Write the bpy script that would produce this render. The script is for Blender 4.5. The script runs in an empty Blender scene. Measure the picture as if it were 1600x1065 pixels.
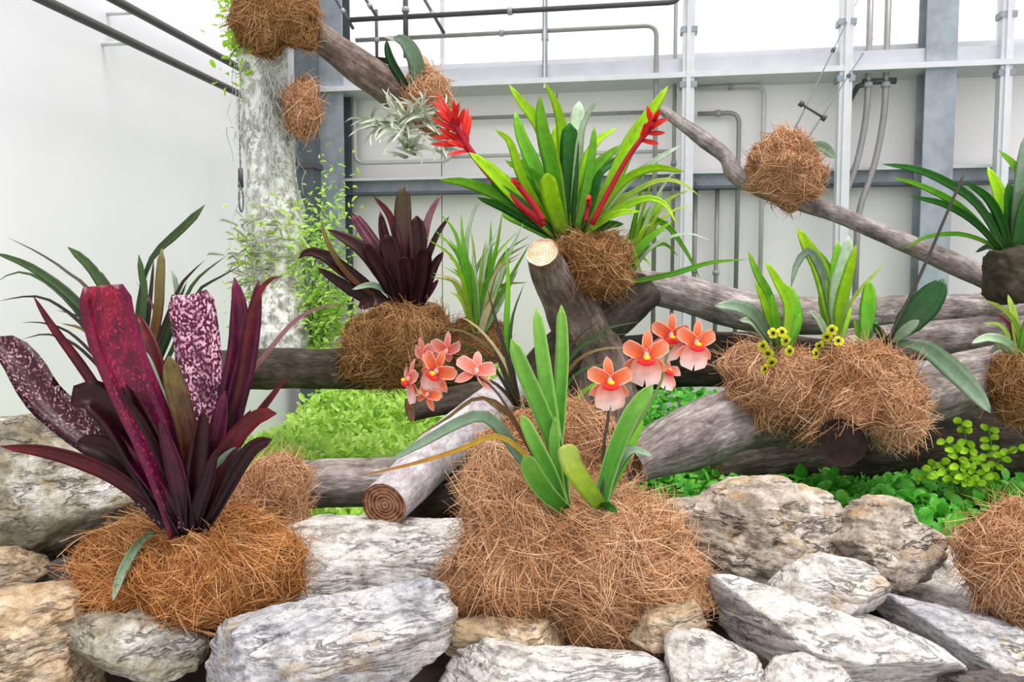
import bpy, bmesh, math, random
import numpy as np
from mathutils import Vector, Matrix
random.seed(7)
RNG = np.random.default_rng(11)
S = bpy.context.scene
COL = S.collection

# ------------------------------------------------------------------ camera, world, light, exposure
F = 1244.0
PITCH = math.radians(4.0)
CAM = np.array([0.0, 0.0, 1.35])
cd = bpy.data.cameras.new('camera')
cd.sensor_width = 36.0
cd.lens = 36.0 * F / 1600.0
cd.clip_start = 0.05
cam = bpy.data.objects.new('camera', cd)
COL.objects.link(cam)
cam.location = CAM
cam.rotation_euler = (math.pi / 2 - PITCH, 0, 0)
S.camera = cam
FWD = np.array([0, math.cos(PITCH), -math.sin(PITCH)])
UP = np.array([0, math.sin(PITCH), math.cos(PITCH)])
RT = np.array([1.0, 0, 0])

w = bpy.data.worlds.new('sky')
S.world = w
w.use_nodes = True
bg = w.node_tree.nodes['Background']
bg.inputs[0].default_value = (0.99, 0.98, 1.0, 1)
bg.inputs[1].default_value = 1.5

sl = bpy.data.lights.new('sun', 'SUN')
sl.energy = 3.0
sl.angle = math.radians(25)
sl.color = (1.0, 0.97, 0.92)
sun = bpy.data.objects.new('sun', sl)
COL.objects.link(sun)
sun.location = (1, -2, 6)
sun.rotation_euler = Vector((-0.20, 0.22, -1.0)).to_track_quat('-Z', 'Y').to_euler()

S.view_settings.view_transform = 'Standard'
S.view_settings.look = 'None'
S.view_settings.gamma = 1.0
S.view_settings.use_curve_mapping = False
S.view_settings.exposure = 0.08


# ------------------------------------------------------------------ geometry helpers
def P(x, y, d):
    """the point seen at photo pixel x, y at distance d along the view axis"""
    return CAM + d * (FWD + RT * (x - 800) / F + UP * (532.5 - y) / F)


BASE = {}


def tag(o, label=None, cat=None, group=None, kind=None):
    if label: o['label'] = label
    if cat: o['category'] = cat
    if group: o['group'] = group
    if kind: o['kind'] = kind
    return o


def thing(name, label, cat, base, group=None):
    o = bpy.data.objects.new(name, None)
    o.empty_display_size = 0.05
    COL.objects.link(o)
    o.location = base
    BASE[o] = np.array(base, float)
    return tag(o, label, cat, group)


def link(name, me, parent=None):
    o = bpy.data.objects.new(name, me)
    COL.objects.link(o)
    if parent is not None:
        o.parent = parent
        if parent in BASE:
            BASE[o] = BASE[parent]
    return o


def build(name, V, Fc, mat, parent=None, smooth=True, uv=None, vec=None, val=None):
    """one mesh object from world space points"""
    V = np.asarray(V, float)
    base = BASE[parent] if parent is not None else (V.max(0) + V.min(0)) / 2
    me = bpy.data.meshes.new(name)
    Vl = V - base
    if isinstance(Fc, np.ndarray):
        n, k = Fc.shape
        me.vertices.add(len(Vl))
        me.vertices.foreach_set('co', Vl.astype(np.float32).ravel())
        me.loops.add(n * k)
        me.loops.foreach_set('vertex_index', Fc.astype(np.int32).ravel())
        me.polygons.add(n)
        me.polygons.foreach_set('loop_start', np.arange(0, n * k, k, dtype=np.int32))
        me.polygons.foreach_set('loop_total', np.full(n, k, dtype=np.int32))
        me.update(calc_edges=True)
    else:
        me.from_pydata([tuple(v) for v in Vl], [], Fc)
    me.validate()
    if smooth:
        me.polygons.foreach_set('use_smooth', np.ones(len(me.polygons), dtype=bool))
    if uv is not None:
        a = me.attributes.new('uvp', 'FLOAT_VECTOR', 'POINT')
        u3 = np.zeros((len(V), 3), np.float32)
        u3[:, :2] = uv
        a.data.foreach_set('vector', u3.ravel())
    if vec is not None:
        a = me.attributes.new('bc', 'FLOAT_VECTOR', 'POINT')
        a.data.foreach_set('vector', np.asarray(vec, np.float32).ravel())
    if val is not None:
        a = me.attributes.new('rnd', 'FLOAT', 'POINT')
        a.data.foreach_set('value', np.asarray(val, np.float32).ravel())
    me.materials.append(mat)
    me.update()
    o = link(name, me, parent)
    if parent is None:
        o.location = base
        BASE[o] = base
    return o


def hash3(ix, iy, iz):
    h = (ix * 374761393 + iy * 668265263 + iz * 1442695041) & 0xFFFFFFFF
    h = ((h ^ (h >> 13)) * 1274126177) & 0xFFFFFFFF
    h = h ^ (h >> 16)
    return (h & 0xFFFFFF) / float(0xFFFFFF)


def vnoise(p):
    p = np.asarray(p, float)
    i = np.floor(p).astype(np.int64)
    f = p - i
    f = f * f * (3 - 2 * f)
    r = 0
    for dx in (0, 1):
        wx = f[:, 0] if dx else 1 - f[:, 0]
        for dy in (0, 1):
            wy = f[:, 1] if dy else 1 - f[:, 1]
            for dz in (0, 1):
                wz = f[:, 2] if dz else 1 - f[:, 2]
                r = r + wx * wy * wz * hash3(i[:, 0] + dx, i[:, 1] + dy, i[:, 2] + dz)
    return r * 2 - 1


def fbm(p, o=4):
    r, a = 0, 1.0
    for k in range(o):
        r = r + a * vnoise(p * 2 ** k + 17.3 * k)
        a *= 0.5
    return r


def spline(pts, n):
    """Catmull-Rom through the rows of pts, n samples"""
    pts = np.asarray(pts, float)
    if len(pts) == 2:
        t = np.linspace(0, 1, n)[:, None]
        return pts[0] * (1 - t) + pts[1] * t
    q = np.vstack([2 * pts[0] - pts[1], pts, 2 * pts[-1] - pts[-2]])
    seg = np.linalg.norm(np.diff(pts[:, :3], axis=0), axis=1) + 1e-9
    cum = np.concatenate([[0], np.cumsum(seg)])
    s = np.linspace(0, cum[-1], n)
    k = np.clip(np.searchsorted(cum, s, side='right') - 1, 0, len(pts) - 2)
    t = ((s - cum[k]) / seg[k])[:, None]
    a, b, c, d = q[k], q[k + 1], q[k + 2], q[k + 3]
    return 0.5 * (2 * b + (c - a) * t + (2 * a - 5 * b + 4 * c - d) * t * t + (3 * b - a - 3 * c + d) * t ** 3)


def norm(v):
    return v / (np.linalg.norm(v, axis=-1, keepdims=True) + 1e-12)


def frames(C):
    T = norm(np.gradient(C, axis=0))
    ref = np.array([0, 0, 1.0]) if abs(T[0][2]) < 0.9 else np.array([1.0, 0, 0])
    N = np.zeros_like(T)
    v = ref
    for i in range(len(C)):
        v = v - T[i] * np.dot(v, T[i])
        v = v / np.linalg.norm(v)
        N[i] = v
    return T, N, np.cross(T, N)


def tube(C, r, k=10, caps=True):
    C = np.asarray(C, float)
    n = len(C)
    r = np.broadcast_to(np.asarray(r, float), (n,))
    T, N, B = frames(C)
    a = np.linspace(0, 2 * math.pi, k, endpoint=False)
    V = (C[:, None] + r[:, None, None] * (np.cos(a)[None, :, None] * N[:, None] + np.sin(a)[None, :, None] * B[:, None])).reshape(-1, 3)
    Fc = []
    for i in range(n - 1):
        for j in range(k):
            Fc.append((i * k + j, i * k + (j + 1) % k, (i + 1) * k + (j + 1) % k, (i + 1) * k + j))
    if caps:
        Fc.append(tuple(range(k - 1, -1, -1)))
        Fc.append(tuple((n - 1) * k + j for j in range(k)))
    return V, Fc


def box(lo, hi, ax=None, org=None):
    """box in axes ax (3 rows) from corner lo to hi around org"""
    ax = np.eye(3) if ax is None else ax
    org = np.zeros(3) if org is None else org
    c = [(x, y, z) for x in (lo[0], hi[0]) for y in (lo[1], hi[1]) for z in (lo[2], hi[2])]
    V = [org + np.array(p) @ ax for p in c]
    return V, [(0, 1, 3, 2), (4, 6, 7, 5), (0, 4, 5, 1), (2, 3, 7, 6), (0, 2, 6, 4), (1, 5, 7, 3)]


# ------------------------------------------------------------------ materials
def lin(h):
    h = h.lstrip('#')
    c = [int(h[i:i + 2], 16) / 255 for i in (0, 2, 4)]
    return tuple(x / 12.92 if x <= 0.04045 else ((x + 0.055) / 1.055) ** 2.4 for x in c) + (1.0,)


class NT:
    def __init__(s, name):
        s.m = bpy.data.materials.new(name)
        s.m.use_nodes = True
        s.t = s.m.node_tree
        s.t.nodes.clear()

    def n(s, typ, ins=None, **props):
        nd = s.t.nodes.new(typ)
        for k, v in props.items():
            setattr(nd, k, v)
        for k, v in (ins or {}).items():
            if isinstance(v, bpy.types.NodeSocket):
                s.t.links.new(v, nd.inputs[k])
            else:
                nd.inputs[k].default_value = v
        return nd

    def ramp(s, fac, stops, interp='LINEAR'):
        nd = s.t.nodes.new('ShaderNodeValToRGB')
        nd.color_ramp.interpolation = interp
        el = nd.color_ramp.elements
        while len(el) < len(stops):
            el.new(0.5)
        for e, (p, c) in zip(el, stops):
            e.position = p
            e.color = lin(c) if isinstance(c, str) else (c, c, c, 1)
        s.t.links.new(fac, nd.inputs[0])
        return nd.outputs[0]

    def mix(s, fac, a, b, mode='MIX'):
        nd = s.t.nodes.new('ShaderNodeMix')
        nd.data_type = 'RGBA'
        nd.blend_type = mode
        for i, v in ((0, fac), (6, a), (7, b)):
            if isinstance(v, bpy.types.NodeSocket):
                s.t.links.new(v, nd.inputs[i])
            elif isinstance(v, str):
                nd.inputs[i].default_value = lin(v)
            else:
                nd.inputs[i].default_value = v
        return nd.outputs[2]

    def math(s, op, a, b=0.5):
        nd = s.t.nodes.new('ShaderNodeMath')
        nd.operation = op
        for i, v in ((0, a), (1, b)):
            if isinstance(v, bpy.types.NodeSocket):
                s.t.links.new(v, nd.inputs[i])
            else:
                nd.inputs[i].default_value = v
        return nd.outputs[0]

    def noise(s, vec, scale, detail=4, rough=0.6, out=0):
        return s.n('ShaderNodeTexNoise', {'Vector': vec, 'Scale': scale, 'Detail': detail, 'Roughness': rough}).outputs[out]

    def mapped(s, vec, scale=(1, 1, 1), rot=(0, 0, 0)):
        return s.n('ShaderNodeMapping', {'Vector': vec, 'Scale': scale, 'Rotation': rot}).outputs[0]

    def out(s, color, rough=0.6, bump=None, bstr=0.3, bdist=0.01, spec=0.4, metal=0.0, transl=0.0, tcol=None):
        p = s.n('ShaderNodeBsdfPrincipled', {'Roughness': rough, 'Metallic': metal, 'Specular IOR Level': spec})
        if isinstance(color, bpy.types.NodeSocket):
            s.t.links.new(color, p.inputs['Base Color'])
        else:
            p.inputs['Base Color'].default_value = lin(color)
        if bump is not None:
            b = s.n('ShaderNodeBump', {'Height': bump, 'Strength': bstr, 'Distance': bdist})
            s.t.links.new(b.outputs[0], p.inputs['Normal'])
        sh = p.outputs[0]
        if transl > 0:
            tr = s.n('ShaderNodeBsdfTranslucent')
            c = tcol if tcol is not None else color
            if isinstance(c, bpy.types.NodeSocket):
                s.t.links.new(c, tr.inputs[0])
            else:
                tr.inputs[0].default_value = lin(c)
            sh = s.n('ShaderNodeMixShader', {0: transl, 1: sh, 2: tr.outputs[0]}).outputs[0]
        o = s.n('ShaderNodeOutputMaterial')
        s.t.links.new(sh, o.inputs[0])
        return s.m

    def attr(s, name, out='Vector'):
        return s.n('ShaderNodeAttribute', attribute_name=name).outputs[out]

    def obj(s):
        return s.n('ShaderNodeTexCoord').outputs['Object']


def leaf_mat(name, base, mid, tip, edge=None, vein=0.25, rough=0.38, transl=0.25, speckle=None, spec=0.22, amount=0.5, mottle=0.0, mcol='#2a1020'):
    t = NT(name)
    uv = t.attr('uvp')
    sp = t.n('ShaderNodeSeparateXYZ', {0: uv})
    ob = t.obj()
    wob = t.noise(ob, 22, 3)
    v = t.math('ADD', sp.outputs[1], t.math('MULTIPLY', t.math('SUBTRACT', wob, 0.5), 0.35))
    col = t.ramp(v, [(0.0, base), (0.5, mid), (1.0, tip)])
    st = t.noise(t.mapped(uv, (26, 1.2, 1)), 1.0, 2)
    col = t.mix(vein, col, t.ramp(st, [(0.35, '#3a3a30'), (0.62, '#ffffff')]), 'MULTIPLY')
    pn = t.noise(ob, 55, 2)
    col = t.mix(0.35, col, t.ramp(pn, [(0.3, '#9a9a8a'), (0.7, '#ffffff')]), 'MULTIPLY')
    if mottle:
        mo_ = t.noise(t.mapped(ob, (1, 1, 0.6)), 38, 5, 0.7)
        col = t.mix(t.math('MULTIPLY', t.ramp(mo_, [(0.42, 1.0), (0.6, 0.0)]), mottle), col, mcol)
    if edge:
        e = t.math('ABSOLUTE', t.math('SUBTRACT', sp.outputs[0], 0.5))
        col = t.mix(t.ramp(e, [(0.38, 0.0), (0.5, 0.8)]), col, edge)
    if speckle:
        n1 = t.noise(t.mapped(ob, (1, 1, 0.75)), 210, 2)
        n2 = t.noise(ob, 26, 2)
        m = t.math('MULTIPLY', t.ramp(n1, [(amount, 0.0), (amount + 0.07, 1.0)]), t.ramp(n2, [(0.36, 0.15), (0.56, 1.0)]))
        col = t.mix(m, col, speckle)
    return t.out(col, rough, st, 0.15, 0.002, spec, transl=transl)


M = {}
M['burgundy'] = leaf_mat('burgundy leaf', '#260a16', '#561330', '#701a40', vein=0.35, transl=0.1, rough=0.33, mottle=0.7, mcol='#260818')
M['crimson'] = leaf_mat('crimson leaf', '#341024', '#6c1a40', '#8e1630', edge='#7c2850', vein=0.2, transl=0.12, rough=0.3, mottle=0.75, mcol='#3c0c24', speckle='#a02840', amount=0.56)
M['dark_burgundy'] = leaf_mat('dark burgundy leaf', '#16060c', '#2a0a14', '#461418', vein=0.3, transl=0.08, mottle=0.6, mcol='#14040a')
M['redleaf'] = leaf_mat('dark red leaf', '#30090f', '#561218', '#7c2028', vein=0.3, transl=0.12, mottle=0.5, mcol='#20060c')
M['speckled'] = leaf_mat('speckled burgundy leaf', '#3a0e28', '#561434', '#5e1836', speckle='#dca8bc', mottle=0.5, vein=0.2, transl=0.1, amount=0.5)
M['speckled_dark'] = leaf_mat('speckled dark leaf', '#2e0c18', '#401222', '#4e2030', speckle='#b08c90', mottle=0.5, mcol='#200810', vein=0.2, transl=0.1, amount=0.55)
M['olive_maroon'] = leaf_mat('olive tipped maroon leaf', '#240a10', '#4e2418', '#80703c', vein=0.35, transl=0.1, mottle=0.5, mcol='#2c0c10')
M['olive'] = leaf_mat('olive leaf', '#4a2418', '#6e4a24', '#8e8a50', vein=0.35, transl=0.15)
M['grey_green'] = leaf_mat('grey green leaf', '#4c6a48', '#7c9878', '#a4bca4', vein=0.25, transl=0.15)
M['pinkish'] = leaf_mat('pinkish leaf', '#7a5a50', '#a07a78', '#94586a', vein=0.25)
M['slender_green'] = leaf_mat('slender dark green leaf', '#36422a', '#3c5230', '#4c6a3a', vein=0.3, transl=0.12)
M['slender_dark'] = leaf_mat('slender dark brown leaf', '#2c2420', '#3c3028', '#4a4038', vein=0.3, transl=0.1)
M['maroon'] = leaf_mat('maroon leaf', '#200a0e', '#3c161a', '#502422', vein=0.4, transl=0.08, mottle=0.5, mcol='#180808')
M['maroon_green'] = leaf_mat('maroon green leaf', '#32161a', '#54302c', '#5c5034', vein=0.4, transl=0.12)
M['lime'] = leaf_mat('lime leaf', '#9cc03c', '#a6e41c', '#c4f428', vein=0.25, transl=0.35)
M['green'] = leaf_mat('green leaf', '#7cae40', '#6cc02c', '#98dc34', vein=0.3, transl=0.3)
M['deep_green'] = leaf_mat('deep green leaf', '#2c5a20', '#2c6a22', '#3c8a2c', vein=0.3, transl=0.2)
M['pale_green'] = leaf_mat('pale green leaf', '#8fb878', '#b6d4a6', '#d2e6cc', vein=0.2, transl=0.3)
M['orchid_leaf'] = leaf_mat('orchid leaf', '#3c7c1c', '#569c2c', '#84bc4c', edge='#b8dc80', vein=0.3, transl=0.25, rough=0.32)
M['orchid_yellow'] = leaf_mat('yellow green orchid leaf', '#7aa428', '#b4d040', '#cfe070', vein=0.2, transl=0.3)
M['withered'] = leaf_mat('withered leaf', '#b8a030', '#d0a838', '#b87838', vein=0.3)
M['yellow_green'] = leaf_mat('yellow green leaf', '#8ea838', '#a8cc44', '#c8dc60', vein=0.2, transl=0.35)
M['blackgreen'] = leaf_mat('glossy black green leaf', '#1e3a1c', '#234a22', '#2a5a2a', vein=0.2, rough=0.25, transl=0.1)
M['silver'] = leaf_mat('silver leaf', '#b0b89c', '#d4dcc4', '#eceee0', vein=0.15, transl=0.15, rough=0.7)
M['cream'] = leaf_mat('cream leaf', '#c8c890', '#e0d8a8', '#e8c8a0', vein=0.15, transl=0.3)
M['red'] = leaf_mat('red bract', '#b81c30', '#f43028', '#ff5440', vein=0.2, transl=0.25)
M['fern'] = leaf_mat('groundcover leaf', '#3c9c2c', '#60c43c', '#98e860', vein=0.15, transl=0.35)
M['clubmoss'] = leaf_mat('clubmoss leaf', '#a4d850', '#c4f068', '#e4fca0', vein=0.1, transl=0.4)
M['creeper'] = leaf_mat('creeper leaf', '#88c820', '#b0ec2c', '#d4fc48', vein=0.1, transl=0.3)
M['yellow'] = leaf_mat('yellow petal', '#a8a820', '#d8dc28', '#f0ec48', vein=0.1, transl=0.3)
M['petal'] = leaf_mat('coral petal', '#e8421c', '#f47c48', '#fba888', edge='#fdd0c0', vein=0.12, transl=0.35, rough=0.5)
M['petal_pink'] = leaf_mat('pink petal', '#f06048', '#f4907c', '#f8bcb4', edge='#fcd4cc', vein=0.12, transl=0.35, rough=0.5)
M['lip'] = leaf_mat('pale pink lip', '#f0785c', '#fbc4b8', '#fee6e0', vein=0.1, transl=0.35, rough=0.5)


def plain(name, c, rough=0.5, metal=0.0, spec=0.4, var=0.15, scale=12, bstr=0.1):
    t = NT(name)
    n = t.noise(t.obj(), scale, 4)
    col = t.mix(var, c, t.ramp(n, [(0.3, '#404040'), (0.7, '#ffffff')]), 'MULTIPLY')
    return t.out(col, rough, n, bstr, 0.003, spec, metal)


M['stem_dark'] = plain('dark stem', '#2c2a1c', 0.5)
M['stem_green'] = plain('green stem', '#5a7a30', 0.5)
M['mask_red'] = plain('red lip band', '#d81818', 0.5)
M['mask_yellow'] = plain('yellow crest', '#f8b810', 0.5)
M['wall'] = plain('white painted wall', '#f0eef4', 0.6, var=0.06, scale=1.5, bstr=0.02)
M['panel'] = plain('white wall sheet', '#eceae8', 0.5, var=0.06, scale=2, bstr=0.03)
M['steel'] = plain('galvanised steel', '#9ca6ae', 0.5, 0.0, 0.5, var=0.4, scale=9)
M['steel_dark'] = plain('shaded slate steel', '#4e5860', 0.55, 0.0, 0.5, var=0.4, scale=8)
M['steel_pale'] = plain('pale painted steel', '#d2d4d8', 0.45, 0.0, 0.5, var=0.12)
M['pipe'] = plain('grey conduit', '#94928f', 0.4, 0.2, 0.5, var=0.2)
M['pipe_pale'] = plain('pale conduit', '#c4c2be', 0.4, 0.1, 0.5, var=0.15)
M['pipe_dark'] = plain('dark bar', '#4a484a', 0.5, 0.0, 0.4, var=0.2)
M['wire'] = plain('wire', '#6a6a6a', 0.5, 0.3)
M['gutter'] = plain('gutter aluminium', '#c0c2c8', 0.4, 0.1, 0.5, var=0.2, scale=5)
M['pot'] = plain('dark bark slab', '#3a3420', 0.8, var=0.6, scale=25, bstr=0.6)
M['soil'] = plain('dark soil', '#3c3022', 0.9, var=0.7, scale=30, bstr=0.8)

t = NT('window glass')
_g = t.n('ShaderNodeBsdfGlossy', {'Roughness': 0.05})
_tr = t.n('ShaderNodeBsdfTransparent')
_mx = t.n('ShaderNodeMixShader', {0: 0.06, 1: _tr.outputs[0], 2: _g.outputs[0]})
_o = t.n('ShaderNodeOutputMaterial', {0: _mx.outputs[0]})
M['glass'] = t.m


def rock_mat(name, c1, c2, c3, crack='#38322e', stain='#a07840', rot=(0.2, 0.3, 0.1), stretch=7.0, stain_amt=0.5, crackw=0.45):
    t = NT(name)
    ob = t.obj()
    wv = t.n('ShaderNodeVectorMath', {0: ob, 1: t.n('ShaderNodeVectorMath', {0: t.noise(ob, 8, 3, out=1), 1: (0.035, 0.035, 0.035)}, operation='MULTIPLY').outputs[0]}, operation='ADD').outputs[0]
    big = t.noise(ob, 9, 5, 0.65)
    lay = t.noise(t.mapped(wv, (3, 3, 3 * stretch), rot), 4.0, 7, 0.7)
    lay2 = t.noise(t.mapped(wv, (1.6, 1.6, 1.6 * stretch), rot), 7.0, 4, 0.6)
    fine = t.noise(ob, 110, 5, 0.75)
    med = t.noise(ob, 38, 4, 0.7)
    col = t.ramp(big, [(0.32, c1), (0.5, c2), (0.66, c3)])
    col = t.mix(0.8, col, t.ramp(lay, [(0.30, '#6a6666'), (0.40, '#b8b4b0'), (0.48, '#f4f2f0'), (0.7, '#ffffff')]), 'MULTIPLY')
    col = t.mix(0.5, col, t.ramp(med, [(0.34, '#746a60'), (0.44, '#e8e4e0'), (0.55, '#ffffff')]), 'MULTIPLY')
    st = t.noise(t.mapped(wv, (1, 1, 2.0), rot), 12, 5, 0.65)
    col = t.mix(t.math('MULTIPLY', t.ramp(st, [(0.53, 0.0), (0.64, 1.0)]), stain_amt), col, stain)
    band = t.math('ABSOLUTE', t.math('SUBTRACT', lay2, 0.5))
    cr = t.ramp(band, [(0.0, 1.0), (0.015, 0.6), (0.04, 0.0)])
    brk = t.ramp(t.noise(ob, 13, 3), [(0.45, 0.0), (0.56, 1.0)])
    cr = t.math('MULTIPLY', cr, brk)
    col = t.mix(t.math('MULTIPLY', cr, crackw + 0.1), col, crack)
    col = t.mix(0.5, col, t.ramp(fine, [(0.34, '#645e58'), (0.48, '#ffffff')]), 'MULTIPLY')
    h = t.math('ADD', t.math('MULTIPLY', lay, 1.0), t.math('MULTIPLY', fine, 0.35))
    h = t.math('ADD', h, t.math('MULTIPLY', med, 0.5))
    h = t.math('SUBTRACT', h, t.math('MULTIPLY', cr, 0.6))
    return t.out(col, 0.8, h, 0.9, 0.014, 0.25)


M['rock_grey'] = rock_mat('grey rock', '#c4beb4', '#e2deda', '#f4f2f0', rot=(0.1, 0.5, 0.0), stain='#b09060')
M['rock_blue'] = rock_mat('blue grey slab', '#a8acb6', '#d0d0d4', '#eae6e2', rot=(0.15, 0.45, 0.0), stretch=9, stain='#a88a50', crack='#40404a')
M['rock_tan'] = rock_mat('tan rock', '#a28c6c', '#d0b898', '#eadcc8', rot=(0.2, 0.35, 0.0), stain='#b48850')
M['rock_white'] = rock_mat('white slab', '#cfcac2', '#e6e3df', '#f0eeec', rot=(0.15, -0.42, 0.0), stretch=8, stain='#a8987c', stain_amt=0.3, crack='#56545a')
M['rock_rough'] = rock_mat('rough mottled rock', '#968a7c', '#ccc0b2', '#ece4dc', rot=(0.3, -0.3, 0.0), stretch=3, stain='#a8803c', stain_amt=0.6, crackw=0.6)
M['rock_olive'] = rock_mat('olive grey boulder', '#7e7866', '#aaa492', '#e0dfda', rot=(0.3, -0.6, 0.0), stretch=3, stain='#8a7a44', stain_amt=0.5)
M['rock_dark'] = rock_mat('dark rock', '#5a5652', '#6e6a68', '#8a8684', rot=(0.2, 0.3, 0.0))


def bark_mat(name, c1, c2, c3, streak=0.6, moss=None, bump=0.8):
    t = NT(name)
    bc = t.attr('bc')
    ob = t.obj()
    big = t.noise(ob, 14, 4)
    s1 = t.noise(t.mapped(bc, (1, 1, 0.16)), 55, 5, 0.65)
    s2 = t.noise(t.mapped(bc, (1, 1, 0.35)), 130, 4, 0.6)
    col = t.ramp(big, [(0.3, c1), (0.5, c2), (0.7, c3)])
    col = t.mix(streak, col, t.ramp(s1, [(0.34, '#3a3230'), (0.5, '#b8b0aa'), (0.64, '#ffffff')]), 'MULTIPLY')
    col = t.mix(0.4, col, t.ramp(s2, [(0.35, '#4a4440'), (0.6, '#ffffff')]), 'MULTIPLY')
    if moss:
        m = t.noise(ob, 30, 5, 0.7)
        col = t.mix(t.ramp(m, [(0.46, 0.0), (0.56, 0.85)]), col, moss)
    h = t.math('ADD', s1, t.math('MULTIPLY', s2, 0.5))
    return t.out(col, 0.85, h, bump, 0.008, 0.2)


M['bark_grey'] = bark_mat('grey bark', '#7c726e', '#aaa09c', '#ccc4c2')
M['bark_brown'] = bark_mat('brown bark', '#6a5a50', '#907e74', '#b0a29c')
M['bark_dark'] = bark_mat('dark bark', '#3a342c', '#544c42', '#6c645a')
M['bark_smooth'] = bark_mat('smooth pale bark', '#a89ca0', '#c4bcc0', '#d8d4d6', streak=0.25, bump=0.25)
M['bark_lichen'] = bark_mat('lichen covered bark', '#98948a', '#c2c2b8', '#dadcd4', streak=0.4, moss='#e4e8e0')
M['bark_orange'] = bark_mat('orange brown bark', '#6a4428', '#98683e', '#b88860')
t = NT('cut wood')
_uv = t.n('ShaderNodeSeparateXYZ', {0: t.attr('uvp')})
_rg = t.n('ShaderNodeMath', {0: t.math('ADD', t.math('MULTIPLY', _uv.outputs[0], 40), t.math('MULTIPLY', t.noise(t.obj(), 40, 3), 7))}, operation='SINE').outputs[0]
_c = t.ramp(t.math('ADD', t.math('MULTIPLY', _rg, 0.12), t.noise(t.obj(), 45, 5, 0.7)), [(0.3, '#3c2416'), (0.5, '#8c6248'), (0.72, '#b88c70')])
M['cut_brown'] = t.out(_c, 0.8, _rg, 0.2, 0.003, 0.2)
M['cut_shaded'] = plain('cut wood with painted shade', '#3a2820', 0.9, var=0.7, scale=40, bstr=0.8)  # shade under the fibre clump put into the end-face colour
t = NT('pale cut wood')
_uv = t.n('ShaderNodeSeparateXYZ', {0: t.attr('uvp')})
_rg = t.n('ShaderNodeMath', {0: t.math('ADD', t.math('MULTIPLY', _uv.outputs[0], 36), t.math('MULTIPLY', t.noise(t.obj(), 40, 3), 6))}, operation='SINE').outputs[0]
_c = t.ramp(t.math('ADD', t.math('MULTIPLY', _rg, 0.2), t.noise(t.obj(), 30, 4)), [(0.2, '#b08a66'), (0.55, '#e0c0a0'), (0.85, '#f0dcc8')])
M['cut_pale'] = t.out(_c, 0.8, _rg, 0.2, 0.003, 0.2)


def fibre_mat(name, c0, c1, c2, c3):
    t = NT(name)
    r = t.attr('rnd', 'Fac')
    col = t.ramp(r, [(0.0, c0), (0.35, c1), (0.7, c2), (1.0, c3)])
    return t.out(col, 0.65, spec=0.25)


M['fibre'] = fibre_mat('coir fibre', '#74482a', '#b88458', '#d4a880', '#f0d2b2')
M['fibre_orange'] = fibre_mat('orange coir fibre', '#6a3a18', '#ac6e36', '#cc9258', '#e8c090')
M['fibre_dull'] = fibre_mat('dull coir fibre', '#5a3818', '#8c6034', '#b08454', '#d0aa7c')
M['fibre_moss'] = fibre_mat('grey moss strand', '#8a9080', '#b4bab0', '#d0d4cc', '#e4e6e0')
M['core'] = plain('coir core', '#5e3a1e', 0.9, var=0.8, scale=40, bstr=0.8)
M['core_dull'] = plain('dull coir core', '#4e3018', 0.9, var=0.8, scale=40, bstr=0.8)

# ------------------------------------------------------------------ the room
A = math.radians(9.0)
E1 = np.array([math.cos(A), -math.sin(A), 0])       # along the back wall, to the right
E2 = np.array([math.sin(A), math.cos(A), 0])        # along the left wall, away
EZ = np.array([0, 0, 1.0])
BO = np.array([0, 4.6, 0.0])                         # a point of the back wall at floor height


def hit(x, y, o, nrm):
    d = FWD + RT * (x - 800) / F + UP * (532.5 - y) / F
    return CAM + d * (np.dot(o - CAM, nrm) / np.dot(d, nrm))


def bw(x, y, off=0.0):
    """wall coordinates s, z of a photo pixel on the plane off metres before the back wall"""
    p = hit(x, y, BO - E2 * off, E2)
    return float(np.dot(p - BO, E1)), float(p[2])


def bp(s, z, off=0.0):
    return BO + E1 * s - E2 * off + EZ * z


AX = np.array([E1, -E2, EZ])
S_LEFT = bw(486, 300)[0]
LO = bp(S_LEFT, 0)


def lw(x, y, off=0.0):
    p = hit(x, y, LO + E1 * off, E1)
    return float(np.dot(p - LO, E2)), float(p[2])


def lp(s, z, off=0.0):
    return LO + E1 * off + E2 * s + EZ * z


def wbox(name, s0, s1, z0, z1, o0, o1, mat, parent=None, label=None, cat=None, kind=None, group=None):
    V, Fc = box((s0, o0, z0), (s1, o1, z1), AX, BO)
    o = build(name, V, Fc, mat, parent, smooth=False)
    tag(o, label, cat, group, kind)
    return o


def bed(x, y):
    """height of the planting bed"""
    x = np.asarray(x, float)
    y = np.asarray(y, float)
    z = np.interp(y, [0.6, 0.95, 1.15, 1.5, 1.95, 2.6, 3.2, 6.0], [0.0, 0.45, 0.60, 0.70, 0.70, 0.62, 0.52, 0.5])
    return z + 0.025 * np.sin(3.1 * x + 1.0) * np.sin(2.3 * y)


gx = np.linspace(-4.2, 5.0, 120)
gy = np.linspace(0.6, 5.6, 90)
GX, GY = np.meshgrid(gx, gy)
keep = []
V = np.stack([GX.ravel(), GY.ravel(), bed(GX, GY).ravel()], 1)
V[:, 2] += 0.02 * fbm(V * 9, 3)
inside = (np.einsum('ij,j->i', V - BO, E2) < 0.05) & (np.einsum('ij,j->i', V - LO, E1) > -0.05)
nx = len(gx)
fc = []
for j in range(len(gy) - 1):
    for i in range(nx - 1):
        q = (j * nx + i, j * nx + i + 1, (j + 1) * nx + i + 1, (j + 1) * nx + i)
        if all(inside[k] for k in q):
            fc.append(q)
tag(build('floor', V, fc, M['soil']), 'dark soil of the planting bed behind the rocks', 'soil', kind='structure')

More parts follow.
